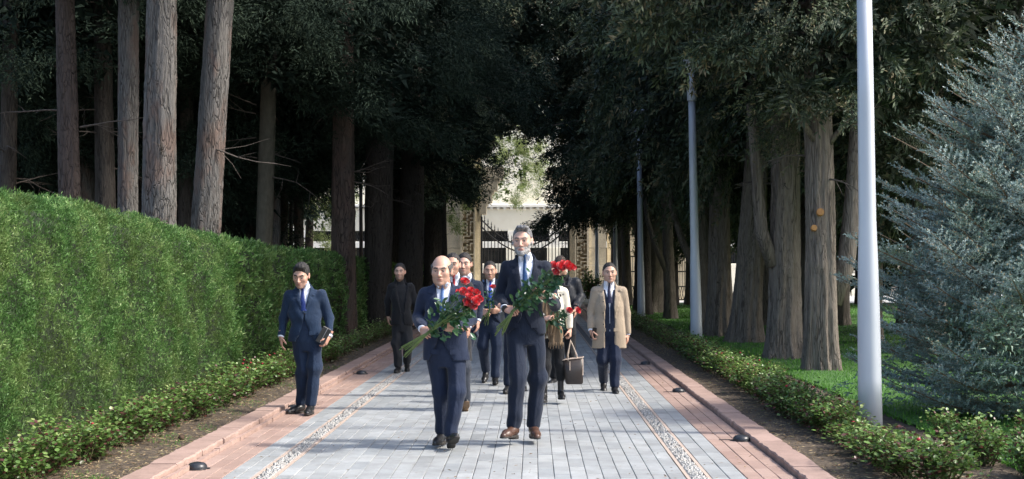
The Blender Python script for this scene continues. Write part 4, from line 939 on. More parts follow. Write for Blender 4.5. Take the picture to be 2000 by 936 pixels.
def head_col(P, o):
    X, Y, Z = P[:, 0], P[:, 1], P[:, 2]; AX = np.abs(X); skin = np.array(o.get('skin', (.50, .30, .215)))
    C = np.tile(skin, (len(P), 1)); n = np.sin(X*90)*np.sin(Z*70+Y*40)*.5
    def mix(m, c, k): 
        m = (np.clip(m, 0, 1)*k)[:, None]; C[:] = C*(1-m)+np.array(c)*m
    fr = (Y < -.02)
    mix(np.exp(-((AX-.042)/.02)**2-((Z+.03)/.025)**2)*fr, (.60, .27, .20), .15)
    mix(np.exp(-(X/.014)**2-((Z+.036)/.014)**2)*fr, (.58, .26, .19), .35)
    mix(((AX > .07) & (np.abs(Z) < .04))*1.0, (.60, .28, .21), .5)
    hc = o.get('hair', (.012, .010, .009))
    st = o.get('stubble', .35)
    jaw = np.clip((-.034-Z+.012*n)/.018, 0, 1)*np.clip((.035-Y)/.03, 0, 1)*(Z > -.135); jaw2 = jaw*(1-np.exp(-(X/.026)**2-((Z+.068)/.010)**2)); mou = np.exp(-((AX-.012)/.02)**2-((Z+.050)/.006)**2)*fr
    mix(np.maximum(jaw2, mou), hc, st)
    mix(np.exp(-(X/.020)**4-((Z+.0685)/.0095)**4)*(Y < -.075), (.34, .12, .10), .8)
    mix(np.exp(-((AX-.032)/.021)**4-((Z-.0225-.004*np.exp(-((AX-.036)/.012)**2))/.0072)**4)*fr*1.2, o.get('brow', hc), 1.0)
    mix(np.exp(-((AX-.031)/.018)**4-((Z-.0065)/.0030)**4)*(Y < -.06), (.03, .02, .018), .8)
    mix(np.exp(-((AX-.031)/.02)**2-((Z+.008)/.008)**2)*(Y < -.06), (.30, .16, .12), .45)  # eye socket shade painted into the skin colour
    return C
def hand_pts(curl, spread=.12, thumb=.5, grip=False):
    segs = []
    bx = (-.031, -.0105, .0105, .031); ln = (.060, .074, .080, .072); rr_ = (.0078, .0086, .0088, .0084)
    for k in range(4):
        c = curl[k] if hasattr(curl, '__len__') else curl*(1+.08*(3-k)); sp = (k-1.5)*spread*(1-min(c, 1)*.6); p = np.array([bx[k], 0, .090-.004*abs(k-2)]); a = c*.55
        for q, fr in enumerate((.46, .30, .24)):
            d = np.array([math.sin(sp), -math.sin(a), math.cos(a)*math.cos(sp)]); e = p+d*ln[k]*fr; segs.append((p, e, rr_[k]*(1-.10*q), rr_[k]*(.9-.10*q))); p = e; a += c*(.95 if q == 0 else .75)
    p = np.array([.026, -.006, .018]); d = np.array([.75, -.35*(.5+thumb), .62]); d /= np.linalg.norm(d)
    for q, l in enumerate((.042, .032, .025)):
        e = p+d*l; segs.append((p, e, .0125-.0018*q, .0115-.0018*q)); p = e; d = d+np.array([-.42*thumb, -.38*thumb, .32]); d /= np.linalg.norm(d)
    return segs
def hand_sdf(X, Y, Z, segs):
    d = ell(X, Y, Z, (0, 0, .052), (.045, .0165, .052)); d = smin(d, cap(X, Y, Z, (-.026, 0, .03), (-.031, 0, .086), .012, .0095), .012)
    for xx in (-.0105, .0105, .030): d = smin(d, cap(X, Y, Z, (xx*.6, 0, .03), (xx, 0, .088), .0125, .0098), .010)
    d = smin(d, cap(X, Y, Z, (0, 0, -.07), (0, 0, .02), .027, .023), .02)
    for i, (a, b, ra, rb) in enumerate(segs): d = smin(d, cap(X, Y, Z, a, b, ra, rb), .004 if i < 12 else .008)
    return d
def frame(z, y):
    z = np.array(z, float); z /= np.linalg.norm(z); y = np.array(y, float); y = y-z*np.dot(y, z); y /= np.linalg.norm(y); return z, y, np.cross(y, z)
def shoe(parent, A, toe, pitch, roll, m_up, m_sole, s=1.0, res=.007, heel=0, boot=0):
    """A: ankle point (local). toe: heading angle, 0 = towards the camera (-y), + = image right"""
    L = .285*s; H = .085
    def up(X, Y, Z):
        d = cap(X, Y, Z, (0, .035, .048), (0, .005, .055), .036, .038); d = smin(d, cap(X, Y, Z, (0, -.02, .048), (0, -.115, .028), .040, .038), .03); d = smin(d, cap(X, Y, Z, (.004, -.12, .026), (.003, -.185, .020), .038, .027), .03)
        d = smin(d, cap(X, Y, Z, (0, .03, .06), (0, .028, H+.01 if not boot else .30), .040, .041), .02)
        d = smin(d, ell(np.abs(X), Y, Z, (.008, -.075, .062), (.006, .028, .008)), .008) if not boot else d
        return np.maximum(d, .012-Z)
    V, F = surfnet(up, (-.06, -.23, 0), (.06, .10, .12 if not boot else .36), res)
    def so(X, Y, Z):
        d = cap(X, Y, Z*0, (0, .032, 0), (0, -.03, 0), .038, .034); d = smin(d, cap(X, Y, Z*0, (0, -.08, 0), (.003, -.180, 0), .046, .032), .05); d = np.maximum(d, np.abs(Z-.008)-.008)
        h = np.maximum(cap(X, Y, Z*0, (0, .035, 0), (0, .0, 0), .037, .036), np.abs(Z+.006-heel/2)-(.012+heel/2)); return np.minimum(d, h)
    V2, F2 = surfnet(so, (-.07, -.24, -.03-heel), (.07, .10, .035), res)
    if heel: V2[:, 2] -= 0
    cp, sp = math.cos(pitch), math.sin(pitch); cr, sr = math.cos(roll), math.sin(roll); ct, st = math.cos(toe), math.sin(toe)
    Rp = np.array([[1, 0, 0], [0, cp, -sp], [0, sp, cp]]); Rr = np.array([[cr, 0, sr], [0, 1, 0], [-sr, 0, cr]]); Rt = np.array([[ct, -st, 0], [st, ct, 0], [0, 0, 1]])
    M = Rt@Rp@Rr; org = np.array([0, .028, H])
    V = (V*s-org)@M.T+A; V2 = (V2*s-org)@M.T+A
    o = link('shoe' if not boot else 'boot', mkmesh('shoe', V, F, m_up, True), parent); link('sole', mkmesh('sole', V2, F2, m_sole, True), o)
    return o
M_shirt = cloth('white_shirt', (.74, .77, .84), (.68, .71, .80), .8, .05); M_blk = mat('black_leather', (.012, .012, .013), (.02, .02, .021), 40, .33, .2, .001); M_brn = mat('brown_leather', (.095, .05, .035), (.06, .03, .02), 18, .32, .2, .001)
M_solem = mat('dark_sole', (.02, .018, .016), (.03, .026, .022), 60, .7); M_solb = mat('tan_sole', (.20, .12, .06), (.13, .08, .045), 40, .6)
def hair_m(name, a, b): return mat(name, a, b, 60, .75, .7, .004, vec=(1, .35, 1), detail=5)
M_hblk = hair_m('black_hair', (.008, .007, .007), (.022, .019, .018)); M_hgry = hair_m('grey_hair', (.05, .05, .052), (.20, .20, .205)); M_hdg = hair_m('greying_hair', (.035, .033, .032), (.11, .105, .10)); M_hbr = hair_m('brown_hair', (.03, .02, .015), (.07, .05, .04)); M_bgry = hair_m('grey_beard', (.15, .145, .14), (.42, .41, .40))
BTN = MB().lathe([(.008, 0), (.009, .002), (.006, .004)], 10).mesh('button', M_blk, True)
HANDS = {}
def person(o):
    Y0 = o['Y']; s_ = FPX/Y0; px0 = o['x']; X0 = gx(px0, Y0)
    root = empty('person', (X0, Y0, 0), label=o['label'], cat=o.get('cat', 'man'))
    def J(q):
        px, py = q[0], q[1]; d = q[2] if len(q) > 2 else 0; Yw = Y0+d
        return np.array([gx(px, Yw)-X0, d, gz(py, Yw)])
    res = o.get('res', 1.0); hs = o.get('hs', 1.08)
    Hc = J(o['head']); Nb = J(o['neck']); ShA, ShB, ElA, ElB, WrA, WrB = (J(o[k]) for k in ('shA', 'shB', 'elA', 'elB', 'wrA', 'wrB'))
    HiA, HiB, KnA, KnB, AnA, AnB = (J(o[k]) for k in ('hiA', 'hiB', 'knA', 'knB', 'anA', 'anB'))
    zs = (ShA[2]+ShB[2])/2; zh = J((px0, o['hem']))[2]; zt = (HiA[2]+HiB[2])/2; zc = (zs*.35+zt*.65)+.02   # waist
    cxs = (ShA[0]+ShB[0])/2; cxh = (HiA[0]+HiB[0])/2; cx = lambda z: np.interp(z, [zh, zt, zs], [cxh, cxh, cxs]); cys = (ShA[1]+ShB[1])/2
    ws = (ShB[0]-ShA[0])/2; g = o.get('girth', 1.0); belly = o.get('belly', 0)
    wch = (ws+.012)*g
    prof = [(zh-.02, cxh+o.get('hemdx', 0), .01, wch*(o.get('flare', 1.03))*1.08, .125*g), (zt+.02, cxh, .0, wch*o.get('hipw', .98)*1.06, .128*g), (zc, (cxh+cxs)/2, -.01-belly*.4, wch*o.get('waist', .88)+belly*.4, .116*g+belly), (zs-.20, cxs, -.0, wch*.98, .130*g), (zs-.07, cxs, .015, ws*1.0, .118*g), (zs-.005, cxs, .02, ws*.86, .088), (zs+.035, Nb[0]*.4+cxs*.6, .022, ws*.58, .066), (Nb[2]+.03, Nb[0], .025, .072, .062), (Nb[2]+.055, Nb[0], .025, .055, .05)]
    def torso(X, Y, Z, off=0.0):
        return loft(X, Y, Z, [(z, x, y, a+off, b+off) for (z, x, y, a, b) in prof])
    seed = px0*.37
    # ---------- jacket / coat / sweater
    btn_z = J((px0, o['btn']))[2] if 'btn' in o else zh-.5
    zn = Nb[2]+.06; vw = o.get('vw', .085); vx = o.get('vx', 0.0); open_ = o.get('open', 0)
    sl = o.get('sleeve', 1.0)
    def cutWidth(Z): return np.clip((Z-btn_z)/(zn-btn_z), 0, 1)**.85*vw
    def coat_arm(X, Y, Z, sh, el, wr_, cut=True):
        d = cap(X, Y, Z, sh+np.array([0, .0, -.012]), el, .066*sl, .053*sl); d = smin(d, cap(X, Y, Z, el, wr_, .053*sl, .041*sl), .02)
        dv = (wr_-el)/np.linalg.norm(wr_-el)
        d = np.maximum(d, (X-wr_[0])*dv[0]+(Y-wr_[1])*dv[1]+(Z-wr_[2])*dv[2]-.0)
        return d
    def jac(X, Y, Z):
        d = torso(X, Y, Z)
        for sh, el, wr_ in ((ShA, ElA, WrA), (ShB, ElB, WrB)):
            a = coat_arm(X, Y, Z, sh, el, wr_); k = np.clip((Z-(sh[2]-.20))/.15, .12, 1)*.05
            h = np.clip(.5+.5*(a-d)/k, 0, 1); d = a+(d-a)*h-k*h*(1-h)
        am = .004+.009*np.exp(-((Z-ElA[2])/.11)**2)+.002*np.exp(-((Z-zc)/.08)**2)
        d = d+o.get('wrk', 1)*am*wr(X, Y, Z, seed)
        xc = cx(Z)+vx; dx = np.abs(X-xc); cw = cutWidth(Z); front = (Y < .02)
        if 'btn' in o:
            # lapels as a raised band along the V
            lw = .075*np.clip((Z-btn_z)/(zn-btn_z)*1.6, 0, 1)*(1-.55*np.clip((Z-(zs-.045))/.02, 0, 1)*(Z < zs-.01))
            band = front & (dx < cw+lw) & (Z > btn_z) & (Z < Nb[2]+.02)
            d = d-np.where(band, .009, 0)
            d = np.maximum(d, -np.maximum(np.maximum(dx-cw, Y-.012), btn_z-Z))
            # opening quarters below the button / parted coat
            if open_ > 0: q = open_*np.clip((zn-Z)/.45, 0, 1)
            else: q = np.where(Z < btn_z, .004+o.get('quart', .14)*np.clip((btn_z-Z)/(btn_z-zh), 0, 1)**2.0, -.1)
            d = np.maximum(d, -np.maximum(np.abs(X-xc-o.get('qx', 0))-q, Y+.02))
        return d
    allp = np.array([ShA, ShB, ElA, ElB, WrA, WrB]); lo = np.minimum(allp.min(0)-.09, [cxh-ws*1.35, -.2, zh-.03]); hi = np.maximum(allp.max(0)+.09, [cxh+ws*1.35, .2, Nb[2]+.08]); lo[0] = min(lo[0], cxs-ws-.1); hi[0] = max(hi[0], cxs+ws+.1)
    V, F = surfnet(jac, lo, hi, .0105*res); nm = o.get('coatname', 'jacket')
    jo = link(nm, mkmesh(nm, V, F, o['mcoat'], True), root)
    def sfy(x, z, off=.0):   # front surface y of the torso
        zz, a_, b_, c_, d_ = [np.array(q) for q in zip(*sorted(prof))]; A = np.interp(z, zz, c_)+off; B = np.interp(z, zz, d_)+off; u = min(.95, abs((x-np.interp(z, zz, a_))/A)); return np.interp(z, zz, b_)-B*(1-u**2.3)**(1/2.3)
    if 'btn' in o:
        for k, zz in enumerate(o.get('btns', [btn_z-.01, btn_z-.11])):
            b_ = link('button', BTN, jo, (float(cx(zz)+vx+o.get('btnx', .012)), float(sfy(cx(zz)+vx, zz)-.006), zz)); b_.rotation_euler.x = math.pi/2
        # flap pockets
        for sx in (-1, 1):
            zz = J((px0, o.get('pock', o['hem']-18)))[2]; m = MB(); n_ = 6; xs_ = [cx(zz)+sx*(ws*.30+ws*.42*k/n_) for k in range(n_+1)]
            Vp = []; 
            for x_ in xs_:
                y_ = sfy(x_, zz)-.007; Vp += [(x_, y_, zz), (x_, y_-.002, zz-.045)]
            m.add(Vp, [(2*k, 2*k+1, 2*k+3, 2*k+2) if sx < 0 else (2*k, 2*k+1, 2*k+3, 2*k+2) for k in range(n_)]); m.build('pocket_flap', o['mcoat'], jo)
        if o.get('hanky'): pass
    # ---------- shirt / inner layer
    mi = o.get('minner', M_shirt)
    zb = btn_z-.02 if not open_ else zt+.02
    def shirt(X, Y, Z):
        d = np.maximum(torso(X, Y, Z, -.014), zb-Z)+.0015*wr(X, Y, Z, seed+2); nk = cap(X, Y, Z, (Nb[0], .018, Nb[2]), (Nb[0]*.6+Hc[0]*.4, .006, Nb[2]+.05), .064, .057)
        nk = np.maximum(nk, Z-(Nb[2]+.044)-.35*(Y)); 
        gap = np.abs(X-Nb[0])-.030*np.clip((Z-Nb[2]-.005)/.05, 0, 1)
        nk = np.maximum(nk, -np.maximum(gap, Y-.0))
        d = smin(d, nk, .012)
        # collar points
        fl = np.maximum(np.abs(np.abs(X-Nb[0])-.036)-.024*np.clip((Z-(Nb[2]-.046))/.05, 0, 1), np.maximum(np.abs(Z-(Nb[2]-.014))-.032, np.abs(Y-(-.060+(Nb[2]-Z)*.35))-.007))
        return np.minimum(d, fl) if o.get('collar', 1) else np.maximum(d, Z-Nb[2]-.018)
    ws2 = ws*.8
    V, F = surfnet(shirt, (cxs-ws2, -.19-belly, max(zb-.02, zt-.2)), (cxs+ws2, .14, Nb[2]+.09), .0085*res)
    keep = None; link(o.get('innername', 'shirt'), mkmesh('shirt', V, F, mi, True), root)
    if o.get('collar', 1):
        for wr_, el in ((WrA, ElA), (WrB, ElB)):
            dv = (wr_-el)/np.linalg.norm(wr_-el); m = MB(); m.tube([wr_-dv*.03, wr_+dv*.008, wr_+dv*.016, wr_+dv*.017], [.036, .036, .035, .028], 14); m.build('cuff', mi, root, True)
    if 'mtie' in o:
        m = MB(); z0 = Nb[2]+.012; zend = o.get('tie_end', btn_z-.03); n_ = 12; Vt = []
        for k in range(n_+1):
            t = k/n_; z = z0-.035+(zend-(z0-.035))*t; w_ = .013+.024*t*o.get('tiew', 1); x = Nb[0]*(1-t)+float(cx(z)+vx)*t; y = sfy(x, z, -.014)-.014
            Vt += [(x-w_, y+.006, z), (x-w_*.5, y-.003, z), (x+w_*.5, y-.003, z), (x+w_, y+.006, z)]
        m.add(Vt, [(4*k+q, 4*k+4+q, 4*k+5+q, 4*k+1+q) for k in range(n_) for q in range(3)]); yk = sfy(Nb[0], z0-.02, -.014)-.018
        m.tube([(Nb[0], -.062, z0+.024), (Nb[0], -.070, z0+.004), (Nb[0], min(yk, -.065), z0-.034)], [.019, .021, .013], 10, True, .75)
        m.build('tie', o['mtie'], root, True)
    # ---------- trousers
    lg = o.get('leg', 1.0); flat_ = .0
    def tro(X, Y, Z):
        d = np.maximum(loft(X, Y, Z, [(zt-.16, cxh, .015, ws*.60, .10), (zt-.05, cxh, .015, ws*.86*g, .128*g), (zt+.12, cxh, .0, ws*.84*g, .115*g), (max(zt+.13, (btn_z if not open_ else zt)+.02), cxh, -.005-belly*.4, ws*.80*g, .108*g+belly)]), zt-.17-Z)
        for hi_, kn, an in ((HiA, KnA, AnA), (HiB, KnB, AnB)):
            h0 = hi_+np.array([0, .015, -.03]); kk = kn+np.array([0, -.012, 0])
            l = cap(X, Y, Z, h0, kk, .088*g*lg, .076*lg); l = smin(l, cap(X, Y, Z, kk, an, .076*lg, .064*lg), .04)
            dv = (an-kk)/np.linalg.norm(an-kk); l = np.maximum(l, (X-an[0])*dv[0]+(Y-an[1])*dv[1]+(Z-an[2])*dv[2]-.035)
            xl = np.where(Z > kk[2], kk[0]+(h0[0]-kk[0])*(Z-kk[2])/(h0[2]-kk[2]), kk[0]+(an[0]-kk[0])*(kk[2]-Z)/max(.05, kk[2]-an[2])); yl = np.where(Z > kk[2], kk[1]+(h0[1]-kk[1])*(Z-kk[2])/(h0[2]-kk[2]), kk[1]+(an[1]-kk[1])*(kk[2]-Z)/max(.05, kk[2]-an[2]))
            l = l-.009*np.exp(-((X-xl)/.014)**2)*(Y < yl)*np.clip((zt-.1-Z)/.1, 0, 1)*o.get('crease', 1)
            l = l+(.005+.009*np.exp(-((Z-kn[2])/.09)**2)+.005*np.exp(-((Z-an[2]-.05)/.07)**2))*wr(X, Y, Z, seed+hi_[0]*9, .9)
            d = smin(d, l, .03)
        return d
    lp = np.array([HiA, HiB, KnA, KnB, AnA, AnB]); lo = lp.min(0)-.13; hi = lp.max(0)+.13; lo[2] = min(AnA[2], AnB[2])-.06; lo[0] = min(lo[0], cxh-ws-.03); hi[0] = max(hi[0], cxh+ws+.03); hi[2] = max(zt+.13, (btn_z if not open_ else zt)+.04); lo[1] = min(lo[1], -.17); hi[1] = max(hi[1], .17)
    V, F = surfnet(tro, lo, hi, .0105*res); link('trousers', mkmesh('trousers', V, F, o['mtro'], True), root)
    for an, k in ((AnA, 'A'), (AnB, 'B')):
        toe, pit, rol = o['foot'+k]; shoe(root, an+np.array([0, 0, -.03]) if not o.get('boot') else an+np.array([0, 0, o['boot']]), toe, pit, rol, o.get('mshoe', M_blk), o.get('msole', M_solem), o.get('ss', 1.0), .0065*res, o.get('heel', 0), o.get('boot', 0))
        if o.get('sock'): m = MB(); m.tube([an+np.array([0, .0, -.08]), an+np.array([0, 0, .09])], [.042, .045], 12); m.build('sock', M_blk, root, True)
    # ---------- body: head, neck, trunk, arms and hands in one mesh
    yaw, pit, rol = o.get('rot', (0, 0, 0)); Rz = Matrix.Rotation(yaw, 3, 'Z'); Rx = Matrix.Rotation(pit, 3, 'X'); Ry = Matrix.Rotation(rol, 3, 'Y'); HR = np.array(Rz@Ry@Rx)*hs
    HRi = np.linalg.inv(HR); nb_l = HRi@(Nb+np.array([0, .02, -.02])-Hc); nt_l = np.array([0, .028, -.06])
    parts = []
    def hd(X, Y, Z): return smin(head_sdf(X, Y, Z, o), cap(X, Y, Z, nt_l, nb_l, .050*o.get('neckw', 1.06), .056*o.get('neckw', 1.06)), .02)
    l_ = np.minimum([-.10, -.135, -.13], nb_l-.06); h_ = np.maximum([.10, .13, .135], nb_l+.06)
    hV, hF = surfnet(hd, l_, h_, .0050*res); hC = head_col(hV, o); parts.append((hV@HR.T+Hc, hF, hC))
    sk = np.array(o.get('skin', (.50, .30, .215)))
    for k, el, wr_ in (('A', ElA, WrA), ('B', ElB, WrB)):
        hp = o['hand'+k]; segs = hand_pts(hp['curl'], hp.get('spread', .12), hp.get('thumb', .6))
        key = (str(hp['curl']), hp.get('spread', .12), hp.get('thumb', .6), res)
        if key not in HANDS: HANDS[key] = surfnet(lambda X, Y, Z: hand_sdf(X, Y, Z, segs), (-.065, -.11, -.075), (.115, .04, .185), .0050*res)
        V, F = HANDS[key]; F = F.copy()
        fz = np.array(hp.get('dir', wr_-el), float); fz /= np.linalg.norm(fz); ny = np.array(hp['palm'], float); ny = ny-fz*ny.dot(fz); ny /= np.linalg.norm(ny); tx = np.array(hp['thumb_to'], float)
        x_ = np.cross(-ny, fz)
        if x_.dot(tx) < 0: x_ = -x_; F = F[:, ::-1]
        M = np.stack([x_, -ny, fz], 1)*hs*.90
        W = V@M.T+wr_+fz*.012
        c = np.tile(sk*np.array([1.0, .93, .90]), (len(V), 1)); tip = np.clip((V[:, 2]-.09)/.06, 0, 1)[:, None]; c = c*(1-.15*tip)+np.array([.60, .28, .21])*.15*tip
        parts.append((W, F, c))
    def core(X, Y, Z):
        d = np.maximum(torso(X, Y, Z, -.042), zt-.02-Z)
        for a, b, c, e in ((ShA, ElA, WrA, 0), (ShB, ElB, WrB, 0)): d = smin(d, smin(cap(X, Y, Z, a, b, .045, .036), cap(X, Y, Z, b, c, .036, .024), .02), .03)
        for a, b, c in ((HiA, KnA, AnA), (HiB, KnB, AnB)): d = smin(d, smin(cap(X, Y, Z, a, b, .055, .045), cap(X, Y, Z, b, c, .045, .032), .02), .03)
        return d
    ap = np.concatenate([allp, lp]); V, F = surfnet(core, np.minimum(ap.min(0)-.12, [cxs-ws-.1, -.2, 0]), np.maximum(ap.max(0)+.12, [cxs+ws+.1, .2, Nb[2]+.06]), .024); parts.append((V, F, np.tile(sk, (len(V), 1))))
    Vs, Fs, Cs = [], [], []; n0 = 0
    for V, F, C in parts: Vs.append(V); Fs.append(F+n0); Cs.append(C); n0 += len(V)
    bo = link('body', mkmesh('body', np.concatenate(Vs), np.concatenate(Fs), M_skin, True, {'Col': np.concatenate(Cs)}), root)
    for sx in (-1, 1):
        e = link('eye', EYE, bo); p = np.array([sx*.031, -.0805, .0015])@HR.T+Hc; e.location = p; e.rotation_euler = (Rz@Ry@Rx@Matrix.Rotation(o.get('gaze', 0), 3, 'X')).to_euler(); e.scale = (hs*1.0,)*3
    # ---------- hair
    hk = o.get('hk', 'short'); th = o.get('hth', .010)*.75
    def hair(X, Y, Z):
        Z = Z+.003*np.sin(X*210+Y*40)*(Y < -.03)
        d = smin(ell(X, Y, Z, (0, .018, .032), (.077+th*.6, .097+th, .090+th)), ell(X, Y, Z, (0, -.024, -.028), (.064, .066, .088)), .03)
        d = d-.003*np.sin(X*160+Z*60)*np.sin(Y*130+X*50)-.0016*np.sin(X*330+Y*90)
        if hk == 'bald':
            reg = np.maximum(Z-.052-.25*Y, np.maximum(-.052-Y+(.03-Z)*.30, -.055-Z-.15*Y)); d = d-.006
        else:
            hl = o.get('hl', .070)
            top = hl-Z-np.clip((Y+.07)*1.9, -.01, .10)+.25*np.abs(X)*0; side = np.clip((np.abs(X)-.052)*2.2, 0, .05)
            reg = top+side*.55
            reg = np.where(Y > .02, np.maximum(-.070-Z, -1), reg); reg = np.maximum(reg, -.075-Z)
            quiff = o.get('quiff', 0)
            if quiff: d = smin(d, ell(X-.01, Y, Z, (0, -.055, .108), (.055, .045, .022+quiff)), .02)
        return np.maximum(d+(0 if hk == 'bald' else th*.8)*np.clip(1+reg/.014, 0, 1), reg)
    V, F = surfnet(hair, (-.11, -.13, -.085), (.11, .15, .17), .0060*res); link('hair', mkmesh('hair', V@HR.T+Hc, F, o.get('mhair', M_hblk), True), bo)
    if 'beard' in o:
        def bd(X, Y, Z):
            d = head_sdf(X, Y, Z, o)-.0025-.001*np.sin(X*260)*np.sin(Z*240+Y*90); AX = np.abs(X)
            reg = np.maximum(Z+.046-np.clip((AX-.052)*2.2, 0, .05), Y-.005); reg = np.maximum(reg, -ell(X, Y, Z, (0, -.10, -.0685), (.024, .05, .009))); reg = np.maximum(reg, -ell(X, Y, Z, (0, -.11, -.035), (.017, .03, .012)))
            return np.maximum(np.maximum(d+.004*np.clip(1+reg/.012, 0, 1), reg), -.126-Z)
        V, F = surfnet(bd, (-.09, -.14, -.14), (.09, .03, .03), .0046*res); link('beard', mkmesh('beard', V@HR.T+Hc, F, o['beard'], True), bo)
    return root, dict(J=J, WrA=WrA, WrB=WrB, X0=X0, Y0=Y0, HR=HR, Hc=Hc, cx=cx, sfy=sfy, Nb=Nb, zs=zs, zh=zh, zt=zt)
HREL = dict(curl=.42, spread=.10, thumb=.5)
def rel(side, **k): d = dict(curl=.42, spread=.10, thumb=.5, palm=(1 if side == 'A' else -1, .25, 0), thumb_to=(0, -1, 0), dir=(.08 if side == 'A' else -.08, -.12, -1)); d.update(k); return d
navy = cloth('navy_wool', (.015, .025, .056), (.010, .017, .040)); navy2 = cloth('bright_navy_wool', (.012, .029, .064), (.008, .020, .046)); mid = cloth('midnight_wool', (.0085, .014, .030), (.005, .009, .020)); midt = cloth('midnight_trouser_wool', (.010, .017, .036), (.006, .011, .024)); blk = cloth('black_cotton', (.011, .012, .014), (.007, .007, .009)); blkknit = cloth('black_knit', (.013, .014, .017), (.009, .010, .012)); char = cloth('charcoal_wool', (.022, .023, .026), (.014, .015, .017)); dkblue = cloth('dark_blue_wool', (.010, .018, .040), (.006, .011, .026)); tan = cloth('beige_gabardine', (.36, .29, .215), (.30, .24, .175)); slate = cloth('slate_trouser_wool', (.03, .036, .05), (.022, .027, .038))
tieb = cloth('blue_silk', (.025, .075, .19), (.018, .055, .15), .4); tiel = cloth('light_blue_silk', (.08, .16, .34), (.06, .12, .28), .4); tied = cloth('deep_blue_silk', (.012, .03, .15), (.008, .02, .11), .4); tier = cloth('red_silk', (.35, .02, .03), (.25, .015, .02), .4); tien = cloth('navy_silk', (.012, .014, .045), (.008, .01, .03), .4); tieroy = cloth('royal_blue_silk', (.02, .06, .40), (.015, .045, .30), .4)
HUG = dict(curl=1.15, spread=.05, thumb=1.0)
# bald man with bouquet
P3 = person(dict(x=864, Y=12.1, label='balding man in navy suit and light blue tie, left of the front pair with roses', head=(862.5, 529, 0), hs=1.12, rot=(-.12, .04, 0), hk='bald', mhair=M_hdg, brow=(.03, .025, .02), stubble=.12, skin=(.53, .32, .235), mouth=.0012, fw=.068, jaw=.008, neck=(865, 555, .01), neckw=1.18,
    shA=(831, 572, .02), shB=(903, 570, .02), elA=(816, 618, .06), elB=(922, 626, .02), wrA=(824, 642, -.20), wrB=(893, 640, -.26), hem=699, btn=632, btns=[1.03], quart=.10, qx=-.035, belly=.03, girth=1.03, waist=1.0, flare=1.05, hipw=1.04, hemdx=.015,
    hiA=(849, 682, 0), hiB=(891, 682, .02), knA=(862, 765, .06), knB=(893, 765, -.10), anA=(864, 840, .14), anB=(880, 846, -.10), footA=(-.25, 0, 0), footB=(.30, -.42, .05), mcoat=navy, mtro=cloth('navy_trouser_wool', (.013, .022, .050), (.008, .015, .036)), mtie=tiel, leg=1.0,
    handA=dict(curl=1.05, spread=.05, thumb=.9, dir=(.45, -.75, -.35), palm=(.7, .2, -.5), thumb_to=(.3, .1, 1)), handB=dict(curl=.9, spread=.08, thumb=.8, dir=(-.9, -.3, .1), palm=(0, 1, .1), thumb_to=(0, 0, 1))))
# tall man with bouquet
P7 = person(dict(x=1022, Y=12.4, label='very tall grey bearded man in dark suit and brown shoes, right of the front pair', head=(1020.5, 471, 0), hs=1.13, rot=(-.16, .02, -.03), hk='short', hl=.082, hth=.011, quiff=.004, mhair=M_hgry, hair=(.30, .30, .30), brow=(.10, .08, .07), stubble=.5, beard=M_bgry, skin=(.54, .335, .255), neck=(1025, 502, .01), fw=.061,
    shA=(991, 520, .02), shB=(1063, 520, .02), elA=(976, 580, .09), elB=(1084, 597, .06), wrA=(985, 601, -.16), wrB=(1073, 577, -.20), hem=648, btn=604, btns=[1.24], quart=.12, qx=-.02, waist=.86, flare=1.0, girth=.98,
    hiA=(1007, 640, 0), hiB=(1045, 640, .0), knA=(1011, 738, -.08), knB=(1051, 738, .10), anA=(1004, 829, -.06), anB=(1042, 828, .14), footA=(-.42, -.05, 0), footB=(.12, 0, 0), mcoat=mid, mtro=midt, mtie=tieb, mshoe=M_brn, sock=1, ss=1.12, leg=1.05, tie_end=1.30,
    handA=dict(curl=1.0, spread=.05, thumb=.8, dir=(.75, -.55, -.25), palm=(.1, .7, -.6), thumb_to=(.1, 0, 1)), handB=dict(curl=.38, spread=.16, thumb=.7, dir=(-.92, -.3, .14), palm=(0, .9, .35), thumb_to=(0, .2, 1))))
# man by the hedge
P1 = person(dict(x=598, Y=15.0, label='dark haired man in navy suit looking down, beside the hedge with a black pouch', head=(588, 538, -.04), hs=1.10, rot=(-.10, .30, .03), gaze=.35, hk='short', hl=.060, hth=.016, quiff=.010, neck=(592, 557, .01), stubble=.25, skin=(.52, .31, .23),
    shA=(565, 576, .02), shB=(627, 574, .02), elA=(555, 622, .05), elB=(643, 622, .05), wrA=(549, 656, -.02), wrB=(643, 656, -.06), hem=664, btn=611, btns=[1.13], quart=.10, vw=.08, waist=.86,
    hiA=(584, 658, 0), hiB=(614, 658, 0), knA=(592, 722, .03), knB=(615, 722, -.03), anA=(589, 785, .10), anB=(607, 787, -.06), footA=(-.55, 0, 0), footB=(-.05, 0, 0), mcoat=navy2, mtro=cloth('navy_blue_trouser', (.010, .024, .054), (.007, .016, .040)), mtie=tied, tie_end=1.16,
    handA=rel('A'), handB=dict(curl=.7, spread=.06, thumb=.6, dir=(-.35, -.25, -.9), palm=(-.9, .1, .3), thumb_to=(-.1, -1, 0))))
